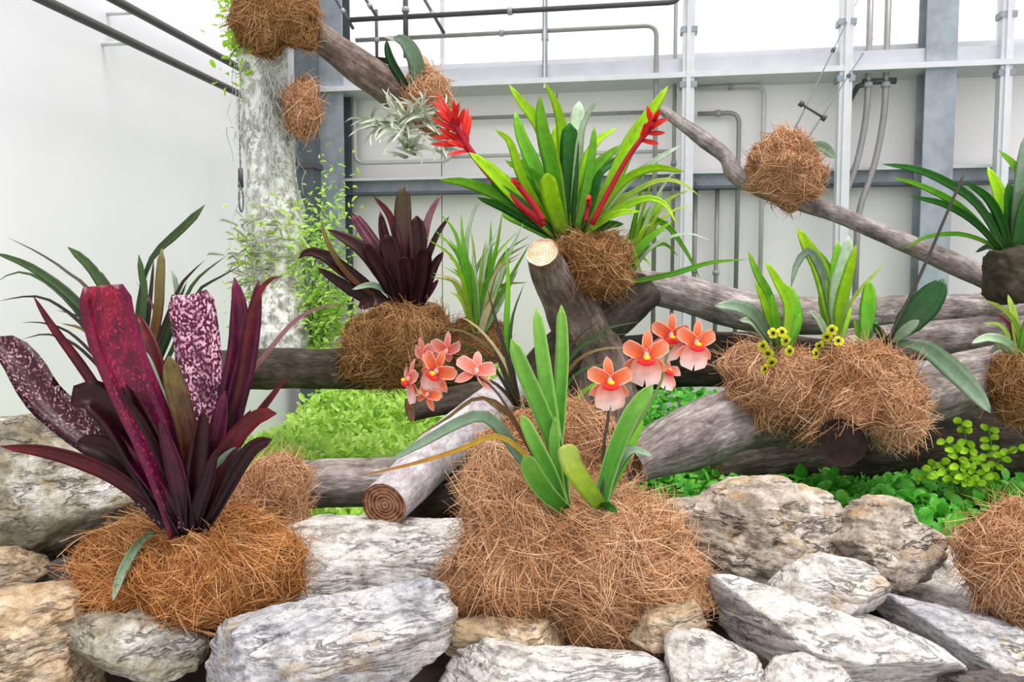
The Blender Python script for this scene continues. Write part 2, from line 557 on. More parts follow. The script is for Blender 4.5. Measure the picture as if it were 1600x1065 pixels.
# left wall, one white painted surface
V, Fc = box((-0.12, -6.0, 0.0), (0.0, 0.0, 4.6), np.array([E1, E2, EZ]), LO)
tag(build('wall_left', V, Fc, M['wall'], smooth=False), 'plain white painted wall beside the mossy trunk', 'wall', kind='structure')

# back wall of white sheets up to the gutter
s_end = 4.4
ZG = bw(1100, 128)[1]
wb = link('wall_back', None)
wb.location = bp(0, 0)
BASE[wb] = bp(0, 0)
tag(wb, 'wall of white sheets below the gutter', 'wall', kind='structure')
edges = [S_LEFT] + [bw(x, 250)[0] for x in (690, 870, 1075, 1318, 1566, 1800)] + [s_end]
for a, b in zip(edges, edges[1:]):
    wbox('panel', a + 0.003, b - 0.003, 0.0, ZG, -0.02, 0.0, M['panel'], wb)
wbox('backing', S_LEFT, s_end, 0.0, ZG, -0.06, -0.025, M['steel_pale'], wb)

# glazing above the gutter
ZT = 4.6
gl = [S_LEFT] + [bw(x, 60)[0] for x in (690, 852, 1078, 1318, 1566, 1800)] + [s_end]
for n, (a, b) in enumerate(zip(gl, gl[1:])):
    wroot = link('window_%d' % (n + 1), None)
    wroot.location = bp((a + b) / 2, ZG)
    BASE[wroot] = np.array(bp((a + b) / 2, ZG))
    tag(wroot, None, None, kind='structure')
    wbox('pane', a + 0.01, b - 0.01, ZG + 0.1, ZT, -0.035, -0.03, M['glass'], wroot)
    wbox('glazing_bar', b - 0.012, b + 0.012, ZG + 0.1, ZT, -0.05, -0.01, M['steel_pale'], wroot)

# gutter: a ledge, a face and a lip
g = thing('roof_gutter', 'long pale metal gutter running along the foot of the glazing', 'gutter', bp(0.6, ZG))
wbox('gutter_face', S_LEFT, s_end, ZG, ZG + 0.075, 0.0, 0.20, M['gutter'], g)
wbox('gutter_lip', S_LEFT, s_end, ZG - 0.03, ZG - 0.002, 0.0, 0.24, M['steel_pale'], g)
wbox('gutter_ledge', S_LEFT, s_end, ZG + 0.077, ZG + 0.10, -0.02, 0.06, M['steel_dark'], g)
wbox('flashing', S_LEFT, s_end, ZG + 0.102, ZG + 0.15, -0.02, 0.02, M['steel_pale'], g)

# middle rail
zr = bw(1100, 280, 0.1)[1]
g = thing('wall_rail', 'long galvanised rail crossing the white sheets at mid height', 'rail', bp(0.6, zr))
wbox('rail_web', S_LEFT, s_end, zr - 0.035, zr + 0.03, 0.03, 0.06, M['steel'], g)
wbox('rail_flange', S_LEFT, s_end, zr + 0.03, zr + 0.045, 0.03, 0.11, M['steel_pale'], g)
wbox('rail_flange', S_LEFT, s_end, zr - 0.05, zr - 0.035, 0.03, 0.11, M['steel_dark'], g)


def column(name, px, py, wpx, label, mat, mat2, off=0.16):
    s, _ = bw(px, py, off)
    wd = wpx * 4.5 / F / 2
    g = thing(name, label, 'column', bp(s, 0.45, off))
    wbox('front_flange', s - wd, s + wd, 0.4, ZT, off, off + 0.012, mat, g)
    wbox('rear_flange', s - wd, s + wd, 0.4, ZT, off - 0.12 + 0.15 * 0, off - 0.108, mat2, g)
    wbox('web', s - 0.008, s + 0.008, 0.4, ZT, off - 0.108, off, mat2, g)
    return s


column('steel_column', 518, 240, 42, 'slate grey steel column behind the mossy trunk', M['steel'], M['steel_dark'], 0.2)
sc_ = column('steel_column', 1466, 200, 40, 'grey galvanised steel column beside the two curved pipes', M['steel'], M['steel'], 0.2)
s0 = bw(484, 250, 0.1)[0]
g = thing('shade_strip', 'dark square strip added for the shaded side of the slate steel column', 'pipe', bp(s0, 0.45, 0.35))
sd = bw(484, 250, 0.35)[0]
wbox('shaft', sd - 0.05, sd + 0.05, 0.4, 4.3, 0.32, 0.42, M['steel_dark'], g)  # dark strip put in for the column's shaded side
for z in (1.2, 1.98, 2.9):
    wbox('strip_band', sd - 0.06, sd + 0.06, z, z + 0.03, 0.31, 0.43, M['pipe_dark'], g)


def post(px, py, wpx, y0, y1, label, mat, off=0.06, name='glazing_post', cat='post'):
    s, _ = bw(px, py, off)
    za = ZT if y0 <= 0 else bw(px, y0, off)[1]
    zb = 0.5 if y1 is None else bw(px, y1, off)[1]
    wd = wpx * 4.5 / F / 2
    g = thing(name, label, cat, bp(s, zb, off))
    wbox('shaft', s - wd, s + wd, zb, za, off, off + 2 * wd, mat, g)
    wbox('cover_strip', s - wd * 0.35, s + wd * 0.35, zb, za, off + 2 * wd, off + 2 * wd + 0.01, M['steel_pale'], g)
    for z in (ZG + 0.2, ZG - 0.08):
        if zb < z < za:
            wbox('bracket', s - wd * 1.4, s + wd * 1.4, z, z + 0.03, off - 0.01, off + 2 * wd + 0.004, M['steel'], g)


post(1075, 100, 17, 0, None, 'broad white post above the spiky green bromeliad tip', M['steel_pale'], 0.17)
post(1318, 100, 17, 0, None, 'white post beside the wires of the hanging fibre ball', M['steel_pale'], 0.17)
post(1566, 100, 15, 0, None, 'pale post near the dark strap leaves, beyond the galvanised column', M['steel_pale'], 0.17)
post(852, 40, 7, 0, 140, 'thin dark post rising behind the lime bromeliad', M['steel'], 0.2)


def pipe(name, label, cat, pts, r_px, mat, off, bend=0.06, clips=()):
    """a conduit through corner points given as photo pixels on the plane off metres before the back wall"""
    q = [np.array(bp(*bw(x, y, off), off)) for x, y in pts]
    # square up: keep runs exactly vertical or level where the photo shows them so
    sz = [list(bw(x, y, off)) for x, y in pts]
    for i in range(len(sz) - 1):
        if abs(pts[i][0] - pts[i + 1][0]) < 6 and abs(pts[i][1] - pts[i + 1][1]) > 20:
            sz[i + 1][0] = sz[i][0]
        elif abs(pts[i][1] - pts[i + 1][1]) < 0.09 * abs(pts[i][0] - pts[i + 1][0]):
            sz[i + 1][1] = sz[i][1]
    q = [np.array(bp(a, b, off)) for a, b in sz]
    C = [q[0]]
    for i in range(1, len(q) - 1):
        u = norm(q[i - 1] - q[i])
        v = norm(q[i + 1] - q[i])
        bb = min(bend, 0.45 * np.linalg.norm(q[i - 1] - q[i]), 0.45 * np.linalg.norm(q[i + 1] - q[i]))
        for k in np.linspace(0, 1, 6):
            a = q[i] + u * bb * (1 - k)
            b = q[i] + v * bb * k
            C.append(a * (1 - k) + b * k)
    C.append(q[-1])
    r = r_px * 4.4 / F / 2
    V, Fc = tube(C, r, 10)
    g = thing(name, label, cat, q[-1])
    build('tube', V, Fc, mat, g)
    for i, f in clips or ((0, 0.5),):
        i = min(i, len(q) - 2)
        c = q[i] * (1 - f) + q[i + 1] * f
        tdir = norm(q[i + 1] - q[i])
        V, Fc = tube([c - tdir * 0.012, c + tdir * 0.012], r * 1.5, 10)
        build('clip', V, Fc, M['steel'], g)
    return g


PW = 'conduit_pipe'
pipe(PW, 'conduit with a square corner, outermost of the nested white wall loops', 'pipe', [(1090, 137), (1194, 134), (1194, 560)], 7, M['pipe_pale'], 0.05)
pipe(PW, 'conduit with a square corner, inside the outermost nested wall loop', 'pipe', [(1090, 178), (1155, 175), (1155, 560)], 7, M['pipe'], 0.05)
pipe(PW, 'short conduit dropping from the rail, left of the two nested loops', 'pipe', [(1121, 290), (1121, 560)], 7, M['pipe'], 0.05)
pipe(PW, 'thin dark conduit standing beside the broad white post', 'pipe', [(1057, -60), (1057, 560)], 6, M['pipe'], 0.1)
pipe(PW, 'conduit behind the arching yellow-green leaves, below the rail', 'pipe', [(1087, 285), (1087, 560)], 7, M['pipe'], 0.05)
pipe(PW, 'overhead conduit that turns down beside the tip of the lime bromeliad leaf', 'pipe', [(556, 63), (1026, 38), (1026, 560)], 7, M['pipe'], 0.2)
pipe(PW, 'dark overhead bar crossing the top of the glazing', 'pipe', [(548, 31), (1063, -2), (1063, -60)], 8, M['pipe_dark'], 0.3)
pipe(PW, 'curved pipe nearer the galvanised column, of the two that bend under the gutter', 'pipe', [(1390, -60), (1389, 180), (1366, 262), (1340, 330), (1339, 560)], 9, M['pipe'], 0.16, 0.14, ((0, 0.8),))
pipe(PW, 'curved pipe nearer the white post, of the two that bend under the gutter', 'pipe', [(1362, -60), (1361, 180), (1338, 262), (1310, 330), (1309, 560)], 9, M['pipe'], 0.16, 0.14, ((0, 0.8),))
pipe(PW, 'pale pipe looping beside the slate column behind the grey air plant', 'pipe', [(553, 125), (553, 255), (705, 252), (705, 190)], 7, M['pipe_pale'], 0.08)
pipe(PW, 'level conduit at the height of the red flower spike, below the gutter', 'pipe', [(690, 186), (1010, 174)], 6, M['pipe'], 0.06)
pipe(PW, 'level conduit just above the rail behind the bromeliad leaves', 'pipe', [(700, 245), (1050, 232)], 6, M['pipe_pale'], 0.06)
pipe('truss_bar', 'dark vertical bar above the branch with the air plant', 'bar', [(633, -60), (633, 90)], 8, M['pipe_dark'], 0.3)
pipe('truss_bar', 'thin vertical bar beside the staghorn leaf', 'bar', [(588, 15), (588, 110)], 5, M['pipe_dark'], 0.25)
pipe('truss_bar', 'slanting bar closest to the slate column at the top', 'bar', [(520, -10), (552, 45)], 5, M['pipe_dark'], 0.3)
pipe('truss_bar', 'slanting bar between the slate column and the dark vertical bar', 'bar', [(566, -10), (590, 28)], 5, M['pipe_dark'], 0.3)
pipe('truss_bar', 'slanting bar touching the overhead conduit near the staghorn leaf', 'bar', [(658, -10), (694, 52)], 5, M['pipe_dark'], 0.3)
# pipe bracket on the curved pipes
bs_, bz_ = bw(1345, 128, 0.12)
g = thing('pipe_bracket', 'black bracket holding the two curved pipes under the gutter', 'bracket', bp(bs_, bz_, 0.02))
V, Fc = tube([bp(*bw(1332, 155, 0.1), 0.02), bp(*bw(1335, 140, 0.1), 0.16), bp(*bw(1352, 130, 0.16), 0.16)], 0.014, 8)
build('arm', V, Fc, M['pipe_dark'], g)
V, Fc = tube([bp(*bw(1348, 128, 0.16), 0.16), bp(*bw(1400, 126, 0.16), 0.16)], 0.016, 8)
build('clamp_bar', V, Fc, M['pipe_dark'], g)


# two dark pipes on the left wall
def wallpipe(p0, p1, label, off=0.12):
    a, za = lw(*p0, off)
    b, zb = lw(*p1, off)
    z = zb
    a = a - 1.5
    b = min(b + 0.9, -0.05)
    g = thing('wall_pipe', label, 'pipe', lp(b, z, off))
    V, Fc = tube([lp(a, z, off), lp(b, z, off)], 0.016, 10)
    build('tube', V, Fc, M['pipe_dark'], g)
    for k in np.linspace(a + 0.3, b - 0.2, 3):
        V, Fc = tube([lp(k, z, 0.0), lp(k, z, off)], 0.008, 8)
        build('standoff', V, Fc, M['steel_pale'], g)
    return z


wallpipe((100, 0), (385, 152), 'lower of the two dark pipes slanting along the white wall')
wallpipe((190, 0), (345, 90), 'upper of the two dark pipes slanting along the white wall')
hp = [lw(373, y, 0.14) for y in (150, 262, 292, 318)]
g = thing('hanging_hook', 'wire with a clip and loop hanging on the white wall beside the mossy trunk', 'hook', lp(hp[0][0], hp[0][1], 0.14))
V, Fc = tube([lp(hp[0][0], hp[0][1], 0.14), lp(hp[0][0], hp[1][1], 0.14)], 0.003, 6)
build('wire', V, Fc, M['wire'], g)
V, Fc = tube([lp(hp[0][0], hp[1][1], 0.14), lp(hp[0][0], hp[2][1], 0.14)], [0.011, 0.013], 8)
build('clip', V, Fc, M['pipe_dark'], g)
ang = np.linspace(0, 2 * math.pi, 17)
V, Fc = tube([lp(hp[0][0] + 0.02 * math.sin(a), hp[2][1] - 0.055 + 0.055 * math.cos(a), 0.14) for a in ang], 0.004, 6, caps=False)
build('loop', V, Fc, M['wire'], g)

# ------------------------------------------------------------------ lumps: rocks and coir
_ico = {}


def ico(level):
    if level not in _ico:
        b = bmesh.new()
        bmesh.ops.create_icosphere(b, subdivisions=level, radius=1)
        v = np.array([x.co[:] for x in b.verts])
        f = np.array([[x.index for x in y.verts] for y in b.faces])
        b.free()
        _ico[level] = (norm(v), f)
    return _ico[level]


class Lump:
    """a closed star shaped body whose outline across the view is a polygon, with its own depth"""

    def __init__(s, poly, d, ty, p=2.4, grow=1.0, smooth=2.5):
        s.d = d
        poly = np.array(poly, float)
        s.cx, s.cy = (poly.max(0) + poly.min(0)) / 2
        x, y = poly[:, 0], poly[:, 1]
        x1, y1 = np.roll(x, -1), np.roll(y, -1)
        cr = x * y1 - x1 * y
        ar = cr.sum() / 2
        s.cx = ((x + x1) * cr).sum() / (6 * ar)
        s.cy = ((y + y1) * cr).sum() / (6 * ar)
        k = d / F
        k *= grow
        q = np.stack([(poly[:, 0] - s.cx) * k, -(poly[:, 1] - s.cy) * k], 1)
        th = np.linspace(-math.pi, math.pi, 361)
        r = np.zeros(361)
        for i, a in enumerate(th):
            dv = np.array([math.cos(a), math.sin(a)])
            best = 0
            for j in range(len(q)):
                A_, B_ = q[j], q[(j + 1) % len(q)]
                e = B_ - A_
                den = dv[0] * e[1] - dv[1] * e[0]
                if abs(den) < 1e-12: continue
                tt = (A_[0] * e[1] - A_[1] * e[0]) / den
                uu = (A_[0] * dv[1] - A_[1] * dv[0]) / den
                if tt > 0 and -1e-6 <= uu <= 1 + 1e-6: best = max(best, tt)
            r[i] = best if best > 0 else r[i - 1]
        ker = np.exp(-0.5 * (np.arange(-6, 7) / smooth) ** 2)
        ker /= ker.sum()
        r = np.convolve(np.concatenate([r[-7:-1], r, r[1:7]]), ker, 'valid')
        s.th, s.r, s.ty, s.p = th, r, ty, p
        s.size = float(np.mean(r))
        s.C = P(s.cx, s.cy, d)
        s.off = RNG.uniform(-50, 50, 3)
        s.planes = []
        s.amp = 0.0
        s.fr = 3.0

    def R(s, u):
        c = np.sqrt(u[:, 0] ** 2 + u[:, 2] ** 2)
        rr = np.interp(np.arctan2(u[:, 2], u[:, 0]), s.th, s.r)
        R = 1.0 / ((c / rr) ** s.p + (np.abs(u[:, 1]) / s.ty) ** s.p) ** (1 / s.p)
        for nrm, dd in s.planes:
            den = u @ nrm
            lim = np.where(den > 1e-3, dd / np.maximum(den, 1e-3), 9.0)
            R = np.minimum(R, lim)
        return R

    def world(s, u, R):
        return s.C + (u * R[:, None]) @ np.array([RT, FWD, UP])


def rock(poly, d, mat, label, ty=None, planes=7, level=6, amp=0.05, p=4.0, strata=0.02, tilt=0.3, top=None, layer=0.016):
    L = Lump(poly, d, 0.1, p, grow=1.05, smooth=1.2)
    L.ty = ty or L.size * 0.95
    rs = np.random.default_rng(len(label) * 31 + int(L.cx))
    for k in range(planes):
        a = rs.uniform(-math.pi, math.pi)
        b = rs.uniform(0.35, 1.35)
        nrm = np.array([math.cos(a) * math.cos(b), -math.sin(b), math.sin(a) * math.cos(b)])
        nrm = nrm / np.linalg.norm(nrm)
        h = L.R(nrm[None])[0]
        L.planes.append((nrm, h * rs.uniform(0.70, 0.92)))
    if top is not None:                               # a flat top face, facing up and slightly to the viewer
        nrm = np.array([0.0, -0.45, 0.9])
        nrm /= np.linalg.norm(nrm)
        L.planes.append((nrm, L.R(nrm[None])[0] * top))
    u, f = ico(level)
    R = L.R(u)
    q = u * R[:, None]
    n1 = fbm(q * 8 + L.off, 5)
    rid = 1 - np.abs(fbm(q * 15 + L.off + 9, 4))
    ct, st = math.cos(tilt), math.sin(tilt)
    # beds of unequal thickness that stand proud or back, broken up along their run
    lay = (q[:, 2] * ct + q[:, 0] * st + q[:, 1] * 0.25) + 0.010 * fbm(q * 9 + L.off, 3)
    run = np.stack([q[:, 0] * ct - q[:, 2] * st, q[:, 1], 0 * lay], 1)
    li = lay / layer + 0.7 * vnoise(np.stack([lay * 40, 0 * lay, 0 * lay + 3.3], 1) + L.off)
    k0 = np.floor(li)
    fr = li - k0
    cell = np.floor(run[:, 0] * 9 + 3.7 * k0).astype(np.int64)
    def hs(k):
        return hash3(k.astype(np.int64) + 50, cell, np.zeros(len(k), np.int64) + int(L.cx)) - 0.5
    sm = np.clip((fr - 0.78) / 0.22, 0, 1)
    step = hs(k0) * (1 - sm) + hs(k0 + 1) * sm
    notch = np.exp(-((fr - 0.9) / 0.09) ** 2)
    msk = np.clip(fbm(q * 6 + L.off + 4, 2) * 1.2 + 0.6, 0, 1)
    sz = min(L.size, 0.14)
    disp = amp * sz * n1 + 0.7 * amp * sz * (rid - 0.6) + strata * sz * msk * (2.6 * step - 1.3 * notch)
    pit = np.clip(fbm(q * 34 + L.off + 31, 2) - 0.35, 0, 1) * 0.006
    fine = 0.0022 * fbm(q * 80 + L.off, 3) - pit
    V = L.world(u, R + disp + fine)
    o = build('rock', V, f, mat)
    return tag(o, label, 'rock', 'rocks of the low stone edging')


G = M
rock([(-70, 690), (0, 660), (60, 652), (110, 685), (155, 720), (205, 760), (225, 810), (190, 860), (120, 882), (60, 885), (0, 868), (-70, 860)], 1.62, M['rock_olive'], 'big olive-grey boulder behind the purple bromeliad, beside the white wall', ty=0.16, amp=0.1, strata=0.03, tilt=-0.5)
rock([(-40, 862), (0, 862), (45, 880), (62, 900), (40, 925), (0, 945), (-40, 945)], 1.44, M['rock_tan'], 'small tan stone at the picture edge under the big olive-grey boulder', ty=0.08)
rock([(58, 900), (75, 878), (140, 868), (150, 895), (120, 928), (70, 928)], 1.5, M['rock_dark'], 'small dark stone wedged under the big olive-grey boulder', ty=0.06)
rock([(-50, 945), (50, 925), (112, 930), (122, 970), (118, 1020), (125, 1065), (120, 1120), (-50, 1120)], 1.27, M['rock_tan'], 'tan layered rock in the bottom corner beneath the small tan stone', ty=0.12, strata=0.05, top=0.9)
rock([(118, 975), (150, 950), (220, 948), (290, 985), (318, 1008), (300, 1048), (230, 1060), (150, 1045), (117, 1010)], 1.29, M['rock_olive'], 'rounded grey-brown stone under the fibre of the purple bromeliad', ty=0.09)
rock([(303, 1060), (345, 985), (420, 965), (560, 940), (650, 924), (692, 930), (706, 970), (690, 1010), (640, 1050), (560, 1120), (310, 1120)], 1.2, M['rock_blue'], 'large blue-grey slab between the two fibre mounds', ty=0.11, amp=0.04, strata=0.03, tilt=-0.35, top=0.82)
rock([(420, 835), (480, 822), (600, 826), (735, 830), (790, 870), (760, 910), (600, 922), (480, 918), (420, 880)], 1.52, M['rock_white'], 'flat pale slab under the log with the cut end', ty=0.16, p=4, planes=2, amp=0.02, top=0.62, tilt=0.0)
rock([(690, 1012), (700, 985), (780, 968), (900, 980), (960, 1005), (900, 1032), (800, 1037), (700, 1032)], 1.24, M['rock_tan'], 'narrow tan stone directly below the fibre of the coral orchid', ty=0.07, tilt=0.1)
rock([(636, 1075), (660, 1042), (760, 1026), (900, 1034), (1030, 1042), (1045, 1065), (1000, 1120), (660, 1120)], 1.15, M['rock_white'], 'pale cracked stone at the bottom edge below the orchid', ty=0.09, strata=0.05, tilt=0.2, top=0.85)
rock([(1040, 830), (1060, 795), (1110, 788), (1150, 765), (1240, 757), (1290, 775), (1318, 810), (1320, 870), (1270, 900), (1210, 928), (1110, 925), (1060, 890)], 1.55, M['rock_rough'], 'large mottled boulder just behind the fibre of the coral orchid', ty=0.14, amp=0.1, strata=0.05, tilt=0.2, planes=5)
rock([(1308, 850), (1340, 800), (1375, 784), (1415, 788), (1425, 815), (1470, 835), (1478, 870), (1450, 900), (1390, 912), (1335, 890)], 1.47, M['rock_rough'], 'mottled rock with dark and ochre patches in front of the green groundcover', ty=0.09, amp=0.09, strata=0.05, tilt=0.15)
rock([(1213, 925), (1250, 890), (1300, 874), (1360, 888), (1383, 918), (1372, 952), (1310, 962), (1240, 945)], 1.30, M['rock_grey'], 'rounded pale stone resting on the long white slab', ty=0.08, amp=0.05)
rock([(1101, 960), (1110, 924), (1160, 920), (1240, 942), (1330, 970), (1410, 992), (1490, 1028), (1515, 1075), (1420, 1115), (1300, 1065), (1230, 1030), (1200, 1045), (1140, 1020)], 1.22, M['rock_white'], 'long white slab with grey veins sloping down to the bottom edge', ty=0.12, amp=0.03, strata=0.05, tilt=0.4, planes=4, top=0.7)
rock([(1373, 962), (1400, 944), (1480, 965), (1600, 990), (1680, 1005), (1680, 1095), (1590, 1085), (1500, 1050), (1425, 1012)], 1.27, M['rock_blue'], 'grey-edged slab at the picture edge under the round fibre clump', ty=0.12, amp=0.03, strata=0.06, tilt=0.25, planes=4, top=0.7)
rock([(1370, 940), (1400, 915), (1470, 900), (1500, 862), (1560, 868), (1680, 880), (1680, 985), (1560, 966), (1450, 952)], 1.55, M['rock_white'], 'flat pale stone behind the grey-edged slab, beside the mottled rock', ty=0.14, p=4, planes=2, amp=0.03, top=0.6)
rock([(1195, 1075), (1220, 1042), (1270, 1032), (1320, 1046), (1338, 1075), (1300, 1120), (1200, 1120)], 1.14, M['rock_white'], 'small white stone at the bottom edge under the long white slab', ty=0.06)
rock([(1048, 1015), (1064, 998), (1120, 1003), (1185, 1038), (1200, 1065), (1190, 1120), (1066, 1120), (1050, 1065)], 1.15, M['rock_grey'], 'grey stone at the bottom edge between the pale cracked stone and the white slab', ty=0.07)
rock([(985, 1005), (1015, 965), (1090, 948), (1104, 975), (1100, 1000), (1060, 1012)], 1.23, M['rock_tan'], 'small brown-grey stone under the corner of the orchid fibre', ty=0.06)
rock([(1478, 1075), (1560, 1062), (1680, 1078), (1680, 1130), (1478, 1130)], 1.15, M['rock_dark'], 'dark stone barely showing at the bottom corner below the grey-edged slab', ty=0.06)


def strands(path, rad):
    """path (N, K, 3), rad (N, K): three sided tubes, one mesh"""
    N_, K_, _ = path.shape
    T = norm(np.gradient(path, axis=1))
    ref = norm(RNG.normal(size=(N_, 1, 3)))
    a = norm(np.cross(T, np.broadcast_to(ref, T.shape)))
    b = np.cross(T, a)
    V = []
    for k in range(3):
        g_ = 2 * math.pi * k / 3
        V.append(path + rad[..., None] * (math.cos(g_) * a + math.sin(g_) * b))
    V = np.stack(V, 2).reshape(-1, 3)
    i = np.arange(N_)[:, None, None] * K_ * 3
    j = np.arange(K_ - 1)[None, :, None] * 3
    k = np.arange(3)[None, None, :]
    k2 = (k + 1) % 3
    Fq = np.stack([i + j + k, i + j + k2, i + j + 3 + k2, i + j + 3 + k], -1).reshape(-1, 4)
    return V, Fq


def coir(poly, d, label, n=2500, ty=None, mat='fibre', core='core', length=0.16, rad=0.00068, shag=1.0, name='coir_mound', amp=0.085, group='clumps of coconut fibre holding the plants', fall=0.0):
    L = Lump(poly, d, 0.1, 2.2)
    L.ty = ty or L.size * 0.9
    lo = L.C - UP * L.size
    g = thing(name, label, 'coir', lo, group)
    u, f = ico(5)
    R = L.R(u)

    def Rn(uu):
        r = L.R(uu)
        q = uu * r[:, None]
        return r * 0.94 * (1 + amp * fbm(q * 11 + L.off, 3) + amp * 1.3 * vnoise(q * 24 + L.off))
    build('core', L.world(u, Rn(u) * 0.95), f, M[core], g)
    n = int(n * 1.4)
    K = 9
    pos = norm(RNG.normal(size=(n, 3)))
    pos[:, 1] = np.where((pos[:, 1] > 0.35), -pos[:, 1], pos[:, 1])          # denser on the sides one can walk round to
    sw = norm(np.cross(pos, norm(np.array([0.2, -1.0, 0.35])[None]))) + 0.0
    nz = np.stack([vnoise(pos * 2.6 + L.off + 10 * i) for i in range(3)], 1)
    dr = norm(nz * 1.6 + sw * 0.6 + RNG.normal(size=(n, 3)) * 0.42 + np.array([0, 0, -fall]))
    hgt = np.abs(RNG.normal(size=n)) * 0.0045 * shag - 0.002
    lift = np.where(RNG.random(n) < 0.16, RNG.uniform(0.01, 0.05, n), RNG.uniform(0, 0.008, n)) * shag
    ln = length * RNG.uniform(0.5, 1.4, n)
    curl = RNG.normal(size=(n, 3)) * 0.9
    path = np.zeros((n, K, 3))
    p = pos.copy()
    r = Rn(p)
    X = p * r[:, None]
    for k in range(K):
        uu = norm(X)
        rr = Rn(uu) + hgt + lift * (abs(k - (K - 1) / 2) / ((K - 1) / 2)) ** 2
        path[:, k] = uu * rr[:, None]
        dr = dr + curl * 0.16 + RNG.normal(size=(n, 3)) * 0.10
        dr = norm(dr - uu * np.sum(dr * uu, 1, keepdims=True))
        X = path[:, k] + dr * (ln / K)[:, None]
    W = L.C + path.reshape(-1, 3) @ np.array([RT, FWD, UP])
    rad_ = (rad * RNG.uniform(0.6, 1.4, n))[:, None] * np.array([0.5, 0.9, 1, 1, 1, 1, 1, 0.8, 0.35])[None]
    V, Fq = strands(W.reshape(n, K, 3), rad_)
    val = np.clip(0.5 + 0.22 * RNG.normal(size=n) + 0.25 * nz[:, 0], 0, 1)
    o = build('fibre', V, Fq, M[mat], g, val=np.repeat(val, K * 3))
    o['kind'] = 'stuff'
    return L, g


# ------------------------------------------------------------------ logs
def log(name, label, pts, mat, ends=('cut_brown', 'cut_brown'), k=22, rough=0.07, cat='log', group=None, n=None, knots=0):
    """pts rows: px, py, depth, radius in pixels at that depth"""
    rows = np.array([list(P(x, y, d)) + [r * d / F] for x, y, d, r in pts])
    seg = np.linalg.norm(np.diff(rows[:, :3], axis=0), axis=1).sum()
    n = n or int(np.clip(seg / 0.02, 10, 70))
    R_ = spline(rows, n)
    C, r = R_[:, :3], R_[:, 3]
    T, N, B = frames(C)
    a = np.linspace(0, 2 * math.pi, k, endpoint=False)
    dirs = np.cos(a)[None, :, None] * N[:, None] + np.sin(a)[None, :, None] * B[:, None]
    s = np.concatenate([[0], np.cumsum(np.linalg.norm(np.diff(C, axis=0), axis=1))])
    off = RNG.uniform(-30, 30, 3)
    bc = np.stack([np.broadcast_to(np.cos(a)[None] * r.mean(), (n, k)), np.broadcast_to(np.sin(a)[None] * r.mean(), (n, k)), np.broadcast_to(s[:, None], (n, k))], -1)
    q = bc.reshape(-1, 3) / r.mean()
    dsp = rough * fbm(q * np.array([1.2, 1.2, 0.5]) + off, 4) + rough * 0.5 * fbm(q * np.array([4, 4, 0.8]) + off, 2)
    for _ in range(knots):
        c = np.array([math.cos(1.2 + _ * 2.1), math.sin(1.2 + _ * 2.1), s[-1] / r.mean() * (0.25 + 0.5 * ((_ * 0.37) % 1))])
        dsp = dsp + 0.28 * np.exp(-np.sum((q - c) ** 2, 1) / 0.25)
    V = (C[:, None] + (r[:, None, None] * (1 + dsp.reshape(n, k, 1))) * dirs).reshape(-1, 3)
    Fc = []
    for i in range(n - 1):
        for j in range(k):
            Fc.append((i * k + j, i * k + (j + 1) % k, (i + 1) * k + (j + 1) % k, (i + 1) * k + j))
    low = V[np.argmin(V[:, 2])]
    g = thing(name, label, cat, low, group)
    build('bark', V, Fc, M[mat], g, vec=bc.reshape(-1, 3))
    for e, (idx, sg) in zip(ends, ((0, -1), (n - 1, 1))):
        ring = V[idx * k:(idx + 1) * k]
        c = ring.mean(0)
        if e is None:
            e = mat
        Vc, uvc = [], []
        fr = (1.0, 0.93, 0.6, 0.25)
        for q_, fct in enumerate(fr):
            push = 0.0 if q_ == 0 else sg * -0.004 * r[idx] / 0.04
            Vc += [c + (x - c) * fct + T[idx] * push for x in ring]
            uvc += [(fct, j / k) for j in range(k)]
        Vc.append(c - T[idx] * sg * 0.004 * r[idx] / 0.04)
        uvc.append((0, 0))
        Fe = []
        for q_ in range(len(fr) - 1):
            for j in range(k):
                Fe.append((q_ * k + j, q_ * k + (j + 1) % k, (q_ + 1) * k + (j + 1) % k, (q_ + 1) * k + j))
        Fe += [((len(fr) - 1) * k + j, (len(fr) - 1) * k + (j + 1) % k, len(Vc) - 1) for j in range(k)]
        if sg < 0:
            Fe = [x[::-1] for x in Fe]
        build('cut_end', Vc, Fe, M[e] if e != mat else M['cut_brown'], g, uv=np.array(uvc))
    return g


LG = 'logs and branches the plants are mounted on'
log('log', 'dark level log holding the maroon bromeliad', [(325, 577, 2.5, 31), (480, 575, 2.5, 31), (640, 576, 2.5, 32), (745, 572, 2.5, 30)], 'bark_dark', group=LG)
log('log', 'grey level log lying low between the purple bromeliad and the orchid', [(405, 758, 1.84, 36), (560, 753, 1.86, 39), (700, 752, 1.92, 38), (760, 750, 1.96, 36)], 'bark_grey', group=LG)
log('log', 'smooth pale log whose brown cut end points at the viewer', [(600, 790, 1.56, 37), (690, 702, 1.85, 37), (760, 640, 2.1, 32), (800, 605, 2.3, 28)], 'bark_smooth', rough=0.03, group=LG)
log('log', 'short dark stub behind the coral flowers beside the pale log', [(640, 640, 2.0, 18), (690, 628, 2.05, 20), (745, 616, 2.15, 20)], 'bark_dark', group=LG)
log('log', 'dark brown log lying in the shade beneath the smooth pale log', [(632, 795, 1.86, 30), (720, 775, 1.84, 44), (830, 765, 1.84, 48)], 'bark_dark', group=LG, knots=2)
log('stump', 'upright stump with a pale sawn top beside the lime bromeliad', [(848, 394, 2.12, 25), (862, 430, 2.22, 30), (895, 490, 2.34, 40), (930, 560, 2.4, 48), (950, 660, 2.4, 55)], 'bark_brown', ends=('cut_pale', 'cut_brown'), cat='stump', group=LG)
